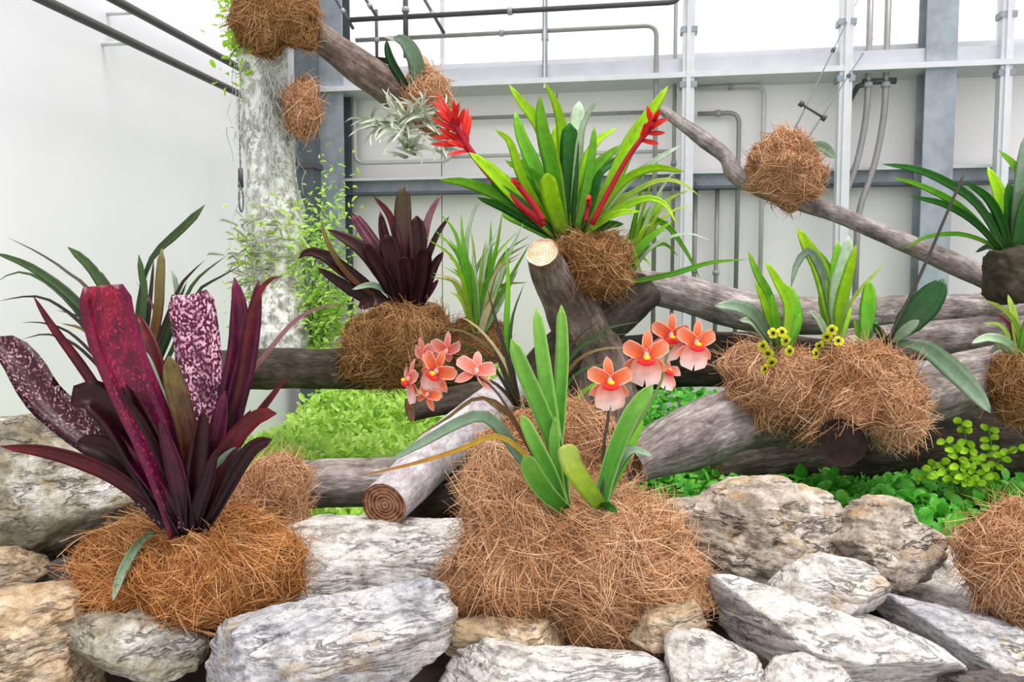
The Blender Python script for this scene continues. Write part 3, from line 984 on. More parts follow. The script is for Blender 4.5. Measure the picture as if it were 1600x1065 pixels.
log('log', 'dark knotty root behind the orchid leaves', [(780, 660, 2.3, 30), (870, 560, 2.36, 38), (960, 490, 2.42, 36), (1010, 450, 2.46, 30)], 'bark_dark', group=LG, knots=3)
log('log', 'long grey log running behind the large fibre clump, uppermost of three', [(975, 438, 2.56, 24), (1080, 462, 2.54, 29), (1190, 488, 2.5, 30), (1320, 494, 2.48, 30), (1460, 486, 2.5, 28), (1680, 478, 2.55, 28)], 'bark_grey', group=LG)
log('log', 'grey log at the picture edge, middle one of three beneath the strap-leaved orchid', [(1300, 545, 2.28, 28), (1400, 535, 2.28, 30), (1500, 528, 2.28, 31), (1680, 520, 2.3, 31)], 'bark_grey', group=LG)
log('log', 'thick weathered log slanting up behind the coral flowers', [(985, 728, 1.84, 30), (1060, 690, 1.92, 48), (1160, 655, 2.02, 50), (1290, 650, 2.14, 48)], 'bark_grey', group=LG, rough=0.12, knots=2)
log('log', 'grey log at the picture edge below the drooping orchid leaf', [(1330, 640, 2.08, 44), (1430, 618, 2.06, 47), (1520, 592, 2.08, 45), (1680, 565, 2.14, 42)], 'bark_grey', group=LG, knots=1)
log('log', 'sawn log end poking out under the large fibre clump', [(1316, 692, 1.82, 37), (1322, 670, 1.95, 37), (1330, 640, 2.2, 36)], 'bark_dark', ends=('cut_shaded', 'cut_shaded'), group=LG)
log('log', 'dark filler log added for the shaded gap behind the creeper with round leaves', [(1120, 735, 2.46, 44), (1300, 705, 2.46, 56), (1480, 690, 2.46, 60), (1700, 690, 2.46, 60)], 'bark_dark', group=LG)  # dark trunk added so the shaded recess under the logs reads black
log('log', 'dark log added low behind the thick weathered log, filling shade under the long grey log', [(930, 570, 2.66, 40), (1080, 562, 2.64, 44), (1220, 566, 2.62, 44), (1330, 575, 2.6, 42)], 'bark_dark', group=LG)  # added dark mass, part log, part shade below the long grey log
log('branch', 'slender grey branch slanting down past the hanging fibre ball', [(1028, 168, 2.82, 7), (1075, 200, 2.8, 10), (1105, 222, 2.8, 12), (1135, 246, 2.8, 12), (1152, 275, 2.78, 14), (1215, 305, 2.76, 13), (1300, 332, 2.7, 13), (1400, 373, 2.64, 14), (1480, 407, 2.6, 17), (1570, 446, 2.56, 18)], 'bark_grey', cat='branch', group=LG, k=14, knots=3)
log('branch', 'grey-brown branch with the air plant, joining the mossy trunk at the top', [(462, 20, 2.66, 20), (500, 58, 2.7, 22), (545, 92, 2.74, 24), (600, 132, 2.78, 27), (650, 168, 2.82, 22), (705, 205, 2.84, 14)], 'bark_brown', cat='branch', group=LG)
log('trunk', 'upright lichen-grey trunk in front of the white wall', [(418, -70, 2.72, 40), (408, 50, 2.72, 36), (414, 150, 2.72, 35), (420, 250, 2.72, 37), (430, 340, 2.72, 42), (438, 440, 2.68, 43), (440, 500, 2.64, 42), (441, 562, 2.62, 40)], 'bark_lichen', cat='trunk', group=LG, rough=0.1, knots=3)

# ------------------------------------------------------------------ coir clumps
coir([(118, 895), (150, 838), (200, 808), (250, 800), (300, 818), (345, 800), (400, 798), (455, 840), (470, 890), (480, 925), (420, 958), (340, 975), (270, 1000), (200, 965), (140, 935)], 1.40, 'wide fibre mound under the purple bromeliad', mat='fibre_orange', n=4600, ty=0.13)
coir([(362, 790), (385, 740), (410, 715), (445, 712), (482, 740), (476, 790), (482, 840), (450, 860), (395, 840)], 1.62, 'fibre lump covering the end of the level log beside the purple bromeliad', n=1500, ty=0.06)
coir([(685, 900), (733, 810), (742, 745), (785, 702), (845, 762), (900, 778), (955, 768), (1000, 755), (1055, 800), (1078, 860), (1112, 925), (1090, 962), (1010, 990), (955, 1026), (895, 1020), (850, 985), (780, 975), (710, 960), (672, 915)], 1.40, 'largest fibre mound, under the coral orchid', n=8000, ty=0.15, length=0.19)
coir([(528, 565), (545, 505), (600, 472), (680, 478), (715, 510), (722, 560), (690, 600), (620, 604), (550, 592)], 2.44, 'dull brown fibre bundle tied round the log under the maroon bromeliad', n=2200, ty=0.13, mat='fibre_dull', core='core_dull', length=0.16, rad=0.0011, fall=1.2)
coir([(856, 388), (900, 368), (960, 362), (986, 400), (986, 445), (962, 468), (905, 458), (868, 432)], 2.3, 'fibre bundle beside the sawn stump under the lime bromeliad', n=1500, ty=0.1, mat='fibre_dull', core='core', length=0.12, rad=0.001)
coir([(1126, 572), (1165, 540), (1220, 545), (1272, 560), (1292, 610), (1262, 655), (1200, 664), (1148, 632)], 1.98, 'fibre clump with the small yellow flowers, facing the coral flowers', n=2200, ty=0.12, rad=0.001)
coir([(1262, 610), (1298, 548), (1360, 530), (1405, 558), (1424, 610), (1420, 680), (1380, 690), (1330, 660), (1275, 690), (1248, 690), (1250, 650)], 1.93, 'large fibre clump over the sawn log end', n=3000, ty=0.13, rad=0.001)
coir([(1506, 850), (1528, 815), (1570, 790), (1640, 782), (1700, 850), (1690, 950), (1610, 990), (1548, 955), (1510, 895)], 1.36, 'round fibre clump cut off by the picture edge, on the grey-edged slab', n=2200, ty=0.1)
coir([(1548, 595), (1570, 552), (1630, 545), (1665, 600), (1630, 662), (1570, 658)], 1.98, 'fibre clump at the picture edge under the small striped-leaved plant', n=1200, ty=0.08, mat='fibre_dull')
coir([(1166, 270), (1183, 226), (1225, 210), (1265, 232), (1284, 275), (1272, 317), (1235, 328), (1188, 306)], 2.74, 'ball of fibre hung by wires on the slender branch', n=1400, ty=0.12, name='hanging_coir_ball', rad=0.0012, amp=0.14)
coir([(362, 30), (390, -50), (480, -50), (503, 25), (497, 76), (462, 74), (440, 70), (425, 95), (395, 90), (372, 70)], 2.62, 'fibre tied where the branch joins the top of the mossy trunk', n=1500, ty=0.09, rad=0.001, mat='fibre_dull')
coir([(448, 145), (468, 118), (496, 128), (497, 190), (477, 228), (455, 205)], 2.66, 'small fibre tuft on the side of the mossy trunk', n=600, ty=0.05, rad=0.0011)
coir([(628, 150), (648, 108), (672, 102), (702, 140), (718, 190), (690, 218), (650, 200)], 2.76, 'fibre pad at the tip of the branch behind the air plant', n=800, ty=0.06, rad=0.0011)
coir([(150, 640), (185, 600), (235, 605), (262, 640), (250, 690), (190, 705), (155, 680)], 1.75, 'fibre lump hidden behind the purple bromeliad, on the big boulder', n=500, ty=0.05)

# ------------------------------------------------------------------ leaves
PROF = {
    'strap': ([0, .15, .35, .6, .82, .94, 1], [.7, .8, .95, 1, .75, .42, .03]),
    'sword': ([0, .15, .4, .7, .88, .95, .985, 1], [.75, .9, 1, 1, .85, .62, .38, .08]),
    'blunt': ([0, .2, .5, .8, .97, .99, 1], [.7, .8, .95, 1, 1, .92, .75]),
    'grass': ([0, .2, .5, .75, .9, 1], [.75, 1, .95, .65, .35, .02]),
    'ellipse': ([0, .1, .3, .55, .8, .93, 1], [.2, .4, .85, 1, .8, .45, .03]),
    'paddle': ([0, .4, .62, .8, .93, 1], [.38, .38, .55, 1, .85, .08]),
    'round': ([0, .2, .5, .8, .92, .97, 1], [.65, .85, 1, .97, .8, .55, .1]),
}


def leaf(root, pts, wpx, mat, d0, dtip=None, prof='strap', fold=0.18, twist=None, n=15, name='leaf', thick=0.0012, world=False):
    """pts run from tip to base in photo pixels; d0 is the depth at the base, dtip the change towards the tip"""
    if world:
        C = spline(np.array(pts, float)[::-1], n)
        wd = wpx
    else:
        if dtip is None:
            dtip = random.uniform(-0.07, 0.07)
        q = np.array(pts, float)[::-1]
        seg = np.concatenate([[0], np.cumsum(np.linalg.norm(np.diff(q, axis=0), axis=1))])
        tt = seg / seg[-1]
        C = spline(np.array([P(x, y, d0 + dtip * t_) for (x, y), t_ in zip(q, tt)]), n)
        wd = wpx * d0 / F
    T = norm(np.gradient(C, axis=0))
    Vw = norm(C - CAM)
    N = norm(-Vw - T * np.sum(-Vw * T, 1, keepdims=True))
    Sd = np.cross(T, N)
    tw = random.uniform(-0.5, 0.5) if twist is None else twist
    ang = tw + np.linspace(0, random.uniform(-0.3, 0.3), n)
    c, s = np.cos(ang)[:, None], np.sin(ang)[:, None]
    S2 = Sd * c + N * s
    N2 = N * c - Sd * s
    t_ = np.linspace(0, 1, n)
    W = np.interp(t_, *PROF[prof]) * wd
    js = np.array([-1, -.5, 0, .5, 1, .5, 0, -.5])
    low = np.array([0, 0, 0, 0, 0, 1, 1, 1])
    V = (C[:, None] + S2[:, None] * (js[None, :, None] * W[:, None, None] / 2)
         + N2[:, None] * ((fold * np.abs(js) ** 1.6 - fold * 0.5)[None, :, None] * W[:, None, None])
         - N2[:, None] * (low[None, :, None] * np.minimum(thick, W * 0.12)[:, None, None]))
    uv = np.stack([np.broadcast_to((js + 1) / 2, (n, 8)), np.broadcast_to(t_[:, None], (n, 8))], -1).reshape(-1, 2)
    Fc = []
    for i in range(n - 1):
        for j in range(8):
            Fc.append((i * 8 + j, i * 8 + (j + 1) % 8, (i + 1) * 8 + (j + 1) % 8, (i + 1) * 8 + j))
    Fc.append(tuple(range(7, -1, -1)))
    Fc.append(tuple((n - 1) * 8 + j for j in range(8)))
    return build(name, V.reshape(-1, 3), Fc, M[mat], root, uv=uv)


def stalk(root, pts, r0, r1, mat, d0, dtip=0.0, name='stem', k=8, n=16):
    q = np.array(pts, float)
    C = spline(np.array([P(x, y, d0 + dtip * i / (len(q) - 1)) for i, (x, y) in enumerate(q)]), n)
    V, Fc = tube(C, np.linspace(r0, r1, n) * d0 / F / 2, k)
    return build(name, V, Fc, M[mat], root)


# purple bromeliad ---------------------------------------------------
A_ = thing('bromeliad', 'tall purple bromeliad with blunt burgundy leaves, some speckled pink', 'bromeliad', P(290, 835, 1.31))
d = 1.31
for pts, wd, mt, dt, pf, tw in [
    ([(296, 458), (303, 495), (309, 540), (313, 600), (318, 660), (314, 740), (305, 825)], 70, 'speckled', 0.05, 'blunt', 0.1),
    ([(366, 433), (374, 480), (373, 560), (352, 660), (318, 800)], 40, 'burgundy', 0.06, 'strap', 0.25),
    ([(404, 437), (398, 480), (384, 560), (362, 650), (330, 790)], 34, 'burgundy', 0.04, 'strap', -0.3),
    ([(440, 431), (418, 440), (400, 470), (388, 520), (378, 590), (352, 690)], 15, 'redleaf', 0.02, 'strap', 0.6),
    ([(52, 462), (85, 512), (130, 572), (175, 640), (240, 740)], 20, 'redleaf', 0.08, 'strap', 0.6),
    ([(215, 490), (235, 540), (252, 610), (275, 700), (290, 800)], 34, 'redleaf', 0.1, 'strap', 0.2),
    ([(218, 545), (243, 615), (272, 675), (292, 760)], 30, 'grey_green', 0.06, 'round', 0.3),
    ([(540, 474), (500, 480), (460, 502), (420, 548), (385, 592), (350, 670), (325, 760)], 11, 'pinkish', 0.12, 'grass', 0.2),
    ([(450, 585), (430, 612), (405, 645), (375, 690), (330, 770)], 13, 'redleaf', 0.0, 'strap', 0.3),
    ([(264, 556), (272, 600), (286, 650), (298, 710), (302, 820)], 34, 'olive_maroon', -0.02, 'round', -0.1),
    ([(-10, 528), (18, 548), (38, 572), (70, 622), (125, 668), (185, 715), (270, 815)], 58, 'speckled_dark', 0.05, 'round', 0.15),
    ([(0, 697), (80, 706), (160, 733), (220, 772), (278, 825)], 25, 'redleaf', -0.10, 'strap', 0.5),
    ([(112, 632), (140, 618), (185, 655), (232, 735), (282, 828)], 58, 'dark_burgundy', -0.06, 'round', -0.2),
    ([(432, 646), (402, 654), (365, 690), (335, 745), (308, 820)], 30, 'redleaf', -0.05, 'round', 0.3),
    ([(425, 686), (395, 700), (370, 735), (340, 790), (320, 825)], 24, 'dark_burgundy', -0.08, 'round', 0.3),
    ([(378, 700), (350, 724), (335, 755), (322, 800)], 24, 'grey_green', -0.03, 'round', 0.2),
    ([(352, 610), (340, 680), (322, 755), (306, 828)], 34, 'burgundy', -0.02, 'strap', 0.3),
    ([(196, 600), (236, 690), (268, 765), (290, 832)], 44, 'dark_burgundy', -0.03, 'strap', 0.1),
    ([(318, 640), (312, 700), (304, 775), (300, 835)], 34, 'dark_burgundy', -0.04, 'strap', -0.2),
    ([(392, 640), (362, 700), (332, 770), (308, 832)], 26, 'burgundy', -0.03, 'strap', 0.3),
    ([(250, 655), (272, 720), (286, 780), (296, 834)], 30, 'burgundy', -0.06, 'strap', 0.3),
    ([(160, 660), (212, 720), (258, 780), (290, 834)], 30, 'burgundy', -0.05, 'strap', -0.2),
    ([(340, 700), (326, 750), (310, 800), (302, 836)], 26, 'dark_burgundy', -0.06, 'strap', 0.4),
    ([(158, 446), (165, 490), (180, 545), (212, 620), (243, 690), (268, 760), (290, 832)], 74, 'crimson', -0.05, 'blunt', -0.15),
    ([(176, 938), (190, 895), (212, 855), (240, 828)], 15, 'grey_green', -0.06, 'strap', 0.2),
    ([(120, 690), (170, 705), (225, 755), (280, 825)], 40, 'dark_burgundy', 0.0, 'round', 0.2),
]:
    leaf(A_, pts, wd, mt, d, dt, pf, 0.36, tw, n=20)

# slender plant behind it ---------------------------------------------
B_ = thing('orchid', 'slender dark-leaved orchid against the white wall, behind the purple bromeliad', 'orchid', P(210, 640, 1.75))
for pts, wd, mt, pf in [
    ([(320, 320), (297, 345), (268, 372), (248, 390), (232, 415), (215, 480), (205, 620)], 17, 'slender_green', 'paddle'),
    ([(-12, 394), (25, 406), (60, 424), (110, 462), (160, 520), (195, 610)], 20, 'slender_green', 'strap'),
    ([(10, 370), (60, 395), (105, 425), (150, 470), (195, 610)], 9, 'slender_dark', 'grass'),
    ([(106, 386), (130, 405), (152, 432), (180, 490), (200, 610)], 20, 'slender_green', 'round'),
    ([(253, 388), (250, 440), (245, 500), (215, 630)], 19, 'olive', 'round'),
    ([(217, 398), (222, 430), (225, 470), (208, 620)], 15, 'slender_green', 'round'),
    ([(320, 406), (295, 430), (278, 455), (245, 540), (215, 620)], 11, 'slender_dark', 'grass'),
    ([(356, 398), (320, 425), (295, 455), (255, 550), (218, 630)], 10, 'slender_green', 'grass'),
    ([(382, 411), (340, 435), (308, 458), (262, 560), (220, 630)], 10, 'slender_green', 'grass'),
    ([(-8, 443), (25, 425), (70, 440), (130, 500), (195, 620)], 10, 'slender_green', 'grass'),
    ([(-5, 471), (40, 463), (80, 470), (140, 520), (195, 620)], 8, 'slender_dark', 'grass'),
    ([(33, 504), (65, 504), (110, 520), (160, 570), (195, 625)], 7, 'slender_dark', 'grass'),
    ([(33, 530), (75, 522), (120, 540), (170, 590), (200, 630)], 7, 'slender_dark', 'grass'),
    ([(86, 484), (125, 495), (160, 530), (198, 620)], 8, 'slender_green', 'grass'),
    ([(212, 440), (235, 470), (250, 530), (220, 630)], 9, 'pinkish', 'grass'),
    ([(268, 422), (277, 450), (270, 490), (220, 630)], 13, 'grey_green', 'round'),
    ([(128, 395), (150, 425), (170, 450), (205, 620)], 12, 'slender_dark', 'strap'),
    ([(240, 405), (236, 450), (228, 520), (210, 630)], 11, 'slender_dark', 'strap'),
    ([(292, 440), (275, 480), (250, 550), (215, 630)], 12, 'slender_green', 'strap'),
    ([(95, 505), (130, 515), (165, 550), (200, 620)], 9, 'olive', 'strap'),
]:
    leaf(B_, pts, wd * 0.78, mt, 1.75, None, pf, 0.2)

# maroon bromeliad -----------------------------------------------------
C_ = thing('bromeliad', 'dark maroon bromeliad on the level log in front of the mossy trunk', 'bromeliad', P(642, 485, 2.42))
for pts, wd, mt, pf in [
    ([(631, 290), (630, 340), (634, 400), (640, 480)], 28, 'maroon_green', 'round'),
    ([(651, 337), (653, 380), (649, 430), (645, 482)], 30, 'maroon', 'round'),
    ([(690, 303), (672, 335), (662, 380), (652, 475)], 14, 'pinkish', 'strap'),
    ([(583, 306), (608, 335), (622, 380), (635, 465)], 14, 'redleaf', 'strap'),
    ([(549, 333), (568, 360), (595, 400), (630, 465)], 24, 'burgundy', 'round'),
    ([(512, 359), (545, 375), (575, 400), (622, 470)], 24, 'maroon', 'strap'),
    ([(594, 330), (600, 370), (615, 420), (632, 478)], 22, 'maroon', 'strap'),
    ([(466, 404), (482, 393), (508, 400), (530, 416), (565, 442), (612, 482)], 22, 'maroon', 'strap'),
    ([(496, 418), (530, 440), (570, 465), (620, 487)], 18, 'maroon', 'strap'),
    ([(702, 338), (682, 368), (666, 410), (652, 478)], 11, 'maroon', 'strap'),
    ([(685, 436), (672, 455), (652, 484)], 12, 'burgundy', 'strap'),
    ([(693, 393), (676, 420), (655, 480)], 16, 'maroon', 'strap'),
    ([(604, 366), (614, 410), (630, 484)], 34, 'maroon', 'round'),
    ([(662, 385), (657, 430), (646, 487)], 30, 'maroon', 'round'),
    ([(500, 338), (512, 380), (545, 430), (610, 480)], 12, 'olive', 'strap'),
    ([(550, 452), (585, 446), (625, 470)], 11, 'grey_green', 'strap'),
    ([(570, 380), (595, 420), (628, 482)], 26, 'maroon', 'round'),
    ([(630, 400), (636, 440), (640, 488)], 34, 'maroon', 'round'),
    ([(560, 480), (590, 470), (630, 488)], 18, 'maroon', 'round'),
]:
    leaf(C_, pts, wd, mt, 2.42, None, pf, 0.24)

# lime bromeliad with red spikes ----------------------------------------
D_ = thing('bromeliad', 'large lime-green bromeliad with red flower spikes beside the sawn stump', 'bromeliad', P(890, 372, 2.3))
for pts, wd, mt, pf in [
    ([(905, 158), (901, 200), (896, 260), (888, 358)], 28, 'pale_green', 'round'),
    ([(940, 150), (920, 175), (905, 220), (893, 340)], 12, 'pale_green', 'strap'),
    ([(890, 192), (890, 250), (888, 360)], 30, 'deep_green', 'round'),
    ([(843, 148), (848, 200), (862, 260), (880, 358)], 27, 'green', 'strap'),
    ([(795, 132), (815, 160), (840, 192), (865, 255), (882, 360)], 21, 'lime', 'strap'),
    ([(851, 128), (870, 165), (880, 215), (886, 358)], 22, 'lime', 'strap'),
    ([(804, 173), (815, 215), (840, 272), (872, 358)], 24, 'green', 'strap'),
    ([(773, 202), (797, 222), (817, 280), (862, 355)], 15, 'lime', 'strap'),
    ([(1044, 134), (1020, 170), (985, 222), (955, 287), (912, 360)], 26, 'lime', 'strap'),
    ([(869, 193), (868, 240), (875, 300), (886, 360)], 30, 'lime', 'strap'),
    ([(965, 199), (932, 222), (911, 270), (900, 360)], 17, 'lime', 'strap'),
    ([(929, 196), (925, 240), (915, 300), (900, 358)], 15, 'green', 'strap'),
    ([(733, 238), (770, 270), (812, 312), (868, 366)], 28, 'lime', 'strap'),
    ([(686, 281), (725, 284), (770, 300), (820, 327), (872, 366)], 20, 'green', 'strap'),
    ([(745, 308), (790, 324), (830, 346), (872, 370)], 20, 'deep_green', 'strap'),
    ([(785, 330), (830, 350), (872, 374)], 24, 'green', 'round'),
    ([(1070, 268), (1020, 262), (970, 286), (918, 358)], 15, 'lime', 'strap'),
    ([(1096, 308), (1060, 284), (1020, 285), (960, 320), (912, 364)], 11, 'yellow_green', 'grass'),
    ([(1064, 227), (1025, 250), (980, 286), (922, 358)], 12, 'pale_green', 'strap'),
    ([(1058, 352), (1040, 320), (1010, 310), (960, 330), (912, 366)], 13, 'lime', 'grass'),
    ([(820, 240), (830, 280), (850, 320), (878, 366)], 26, 'green', 'round'),
    ([(855, 270), (862, 310), (880, 368)], 30, 'lime', 'round'),
    ([(905, 270), (900, 320), (890, 368)], 28, 'green', 'round'),
    ([(940, 260), (925, 310), (900, 368)], 20, 'deep_green', 'strap'),
    ([(765, 285), (800, 310), (868, 368)], 22, 'deep_green', 'strap'),
    ([(864, 335), (868, 350), (874, 372)], 10, 'pale_green', 'round'),
    ([(985, 300), (955, 320), (905, 368)], 16, 'green', 'strap'),
    ([(975, 350), (945, 352), (905, 372)], 14, 'deep_green', 'strap'),
    ([(1000, 330), (960, 335), (910, 368)], 12, 'lime', 'strap'),
]:
    leaf(D_, pts, wd, mt, 2.3, random.uniform(-0.14, 0.12), pf, 0.2)


def spike(root, pts, d, bracts, r0=10, r1=7, spread=26, ln=32):
    st = stalk(root, pts, r0, r1, 'red', d, 0, 'flower_spike')
    tip = np.array(pts[-1], float)
    prv = np.array(pts[-2], float)
    ax = (tip - prv) / np.linalg.norm(tip - prv)
    for k in range(bracts):
        f = k / max(1, bracts - 1)
        b = tip - ax * (1 - f) * spread * 1.6
        a = random.uniform(-1.25, 1.25) * (1.1 - 0.4 * f)
        dv = np.array([ax[0] * math.cos(a) - ax[1] * math.sin(a), ax[0] * math.sin(a) + ax[1] * math.cos(a)])
        L_ = ln * random.uniform(0.6, 1.1)
        leaf(root, [tuple(b + dv * L_), tuple(b + dv * L_ * 0.5), tuple(b)], 8, 'red', d, random.uniform(-0.06, 0.04), 'strap', 0.3, name='bract', n=7)


for k in range(26):                                     # inner rosette
    a = random.uniform(-1.25, 1.25)
    L_ = random.uniform(110, 190) * (1 - 0.25 * abs(a))
    x, y = 888 + math.sin(a) * L_, 362 - math.cos(a) * L_ * 0.95
    leaf(D_, [(x, y), (888 + math.sin(a * 0.8) * L_ * 0.55, 362 - math.cos(a * 0.8) * L_ * 0.6), (888 + 14 * a, 366)], random.uniform(15, 24), random.choice(['lime', 'lime', 'green', 'green', 'deep_green']), 2.32, random.uniform(-0.05, 0.2), 'strap', 0.2)
spike(D_, [(850, 352), (800, 310), (760, 268), (728, 225), (708, 190)], 2.24, 26, 11, 10, 34, 52)
spike(D_, [(925, 350), (955, 292), (985, 240), (1012, 205), (1022, 190)], 2.24, 12, 9, 8, 24, 30)
spike(D_, [(848, 345), (835, 322), (818, 300), (806, 285)], 2.2, 4, 11, 9, 8, 14)
spike(D_, [(915, 345), (918, 325), (919, 312)], 2.2, 3, 7, 6, 6, 10)

# arching plant beside it -------------------------------------------------
F_ = thing('orchid', 'arching yellow-green orchid trailing beside the lime bromeliad over the grey log', 'orchid', P(975, 440, 2.36))
for pts, wd, mt in [
    ([(1094, 436), (1072, 392), (1040, 350), (1005, 345), (980, 400), (972, 440)], 11, 'green'),
    ([(1002, 425), (985, 392), (975, 380), (968, 410), (970, 440)], 20, 'yellow_green'),
    ([(1050, 345), (1012, 375), (985, 405), (972, 440)], 18, 'green'),
    ([(1168, 405), (1110, 410), (1060, 425), (1020, 434), (975, 442)], 9, 'green'),
    ([(1085, 320), (1050, 330), (1010, 370), (975, 440)], 8, 'yellow_green'),
    ([(1110, 375), (1070, 365), (1020, 385), (975, 440)], 7, 'pale_green'),
    ([(1035, 300), (1020, 330), (995, 380), (972, 440)], 9, 'lime'),
    ([(1060, 400), (1035, 380), (1000, 400), (975, 442)], 10, 'green'),
    ([(1075, 300), (1045, 310), (1005, 355), (972, 438)], 7, 'lime'),
    ([(1010, 360), (1000, 395), (978, 442)], 14, 'lime'),
]:
    leaf(F_, pts, wd, mt, 2.36, None, 'grass', 0.2)
for k in range(16):
    x, y = random.uniform(1000, 1085), random.uniform(235, 420)
    leaf(F_, [(x, y), ((x + 972) / 2 + 6, (y + 440) / 2 - random.uniform(20, 45)), (974, 440)], random.uniform(6, 11), random.choice(['lime', 'yellow_green', 'green', 'pale_green']), 2.38, None, 'grass', 0.2)

# pale strap plant -----------------------------------------------------
E_ = thing('spider_plant', 'pale strap-leaved plant between the maroon bromeliad and the sawn stump', 'plant', P(745, 520, 2.3))
for pts, wd, mt in [
    ([(770, 300), (748, 315), (734, 350), (728, 400), (740, 510)], 9, 'pale_green'),
    ([(688, 333), (712, 365), (725, 420), (742, 510)], 9, 'green'),
    ([(767, 342), (766, 400), (756, 470), (748, 515)], 10, 'green'),
    ([(780, 372), (755, 400), (740, 440), (745, 515)], 8, 'pale_green'),
    ([(818, 348), (790, 410), (765, 480), (750, 518)], 9, 'pale_green'),
    ([(683, 370), (715, 390), (738, 440), (745, 515)], 8, 'green'),
    ([(688, 428), (712, 445), (740, 515)], 8, 'yellow_green'),
    ([(720, 330), (724, 380), (735, 440), (745, 512)], 9, 'green'),
    ([(800, 400), (782, 440), (752, 518)], 8, 'yellow_green'),
    ([(810, 420), (790, 455), (755, 520)], 10, 'pale_green'),
    ([(702, 455), (722, 470), (745, 518)], 12, 'yellow_green'),
    ([(725, 440), (732, 470), (745, 520)], 16, 'cream'),
    ([(760, 430), (752, 470), (748, 520)], 16, 'yellow_green'),
    ([(775, 460), (760, 490), (750, 522)], 12, 'cream'),
    ([(738, 390), (742, 440), (746, 515)], 11, 'pale_green'),
    ([(700, 400), (722, 425), (742, 512)], 8, 'lime'),
    ([(785, 330), (775, 390), (755, 470), (748, 516)], 8, 'green'),
    ([(828, 380), (805, 420), (770, 480), (752, 520)], 7, 'green'),
]:
    leaf(E_, pts, wd, mt, 2.3, None, 'grass', 0.15)
for k in range(26):
    a = random.uniform(-0.75, 0.85)
    L_ = random.uniform(90, 190)
    x, y = 746 + math.sin(a) * L_ * 0.75, 515 - math.cos(a) * L_
    leaf(E_, [(x + 20 * a, y + 12), (746 + math.sin(a * 0.7) * L_ * 0.5, 515 - math.cos(a * 0.7) * L_ * 0.62), (746 + 6 * a, 515)], random.uniform(5, 9), random.choice(['pale_green', 'green', 'yellow_green', 'cream', 'lime']), 2.3, random.uniform(-0.1, 0.12), 'grass', 0.15)
coir([(705, 540), (715, 500), (750, 490), (785, 505), (795, 545), (770, 570), (725, 568)], 2.36, 'small fibre tuft under the pale strap-leaved plant', n=600, ty=0.06, mat='fibre_dull', core='core_dull')

# thin dark leaves behind the orchid -------------------------------------
E2_ = thing('grassy_orchid', 'grassy dark-leaved orchid behind the upright leaves of the coral orchid', 'orchid', P(830, 690, 1.75))
for pts, wd, mt in [
    ([(690, 512), (730, 520), (775, 555), (810, 620), (830, 690)], 7, 'olive'),
    ([(650, 530), (700, 530), (760, 560), (805, 630), (828, 690)], 6, 'slender_green'),
    ([(700, 485), (745, 510), (785, 560), (815, 630), (830, 690)], 6, 'cream'),
    ([(790, 375), (794, 440), (792, 520), (800, 600), (825, 690)], 12, 'green'),
    ([(760, 445), (775, 500), (795, 570), (825, 690)], 8, 'slender_dark'),
    ([(820, 440), (800, 500), (800, 570), (825, 690)], 7, 'slender_green'),
    ([(1000, 502), (945, 515), (895, 550), (860, 610), (835, 690)], 8, 'slender_green'),
    ([(985, 520), (930, 530), (890, 560), (855, 630), (836, 690)], 7, 'slender_green'),
    ([(1000, 545), (940, 545), (895, 570), (860, 640), (836, 692)], 7, 'olive'),
    ([(960, 570), (915, 575), (880, 610), (845, 692)], 7, 'slender_green'),
    ([(975, 600), (930, 600), (885, 640), (845, 694)], 8, 'green'),
    ([(940, 500), (905, 525), (870, 580), (835, 690)], 6, 'slender_dark'),
    ([(735, 585), (775, 600), (810, 640), (832, 692)], 8, 'slender_dark'),
    ([(770, 540), (790, 590), (815, 640), (830, 690)], 9, 'slender_dark'),
    ([(780, 560), (800, 610), (822, 650), (832, 692)], 10, 'slender_green'),
    ([(960, 640), (915, 635), (875, 660), (842, 696)], 7, 'withered'),
    ([(975, 675), (930, 655), (880, 670), (842, 698)], 6, 'withered'),
    ([(745, 615), (780, 640), (812, 665), (832, 694)], 8, 'olive'),
]:
    leaf(E2_, pts, wd, mt, 1.75, None, 'grass', 0.2)
coir([(735, 760), (755, 680), (800, 640), (880, 625), (950, 640), (985, 690), (990, 760), (900, 790), (800, 790)], 1.66, 'upright fibre lump rising behind the coral orchid', n=1500, ty=0.06)

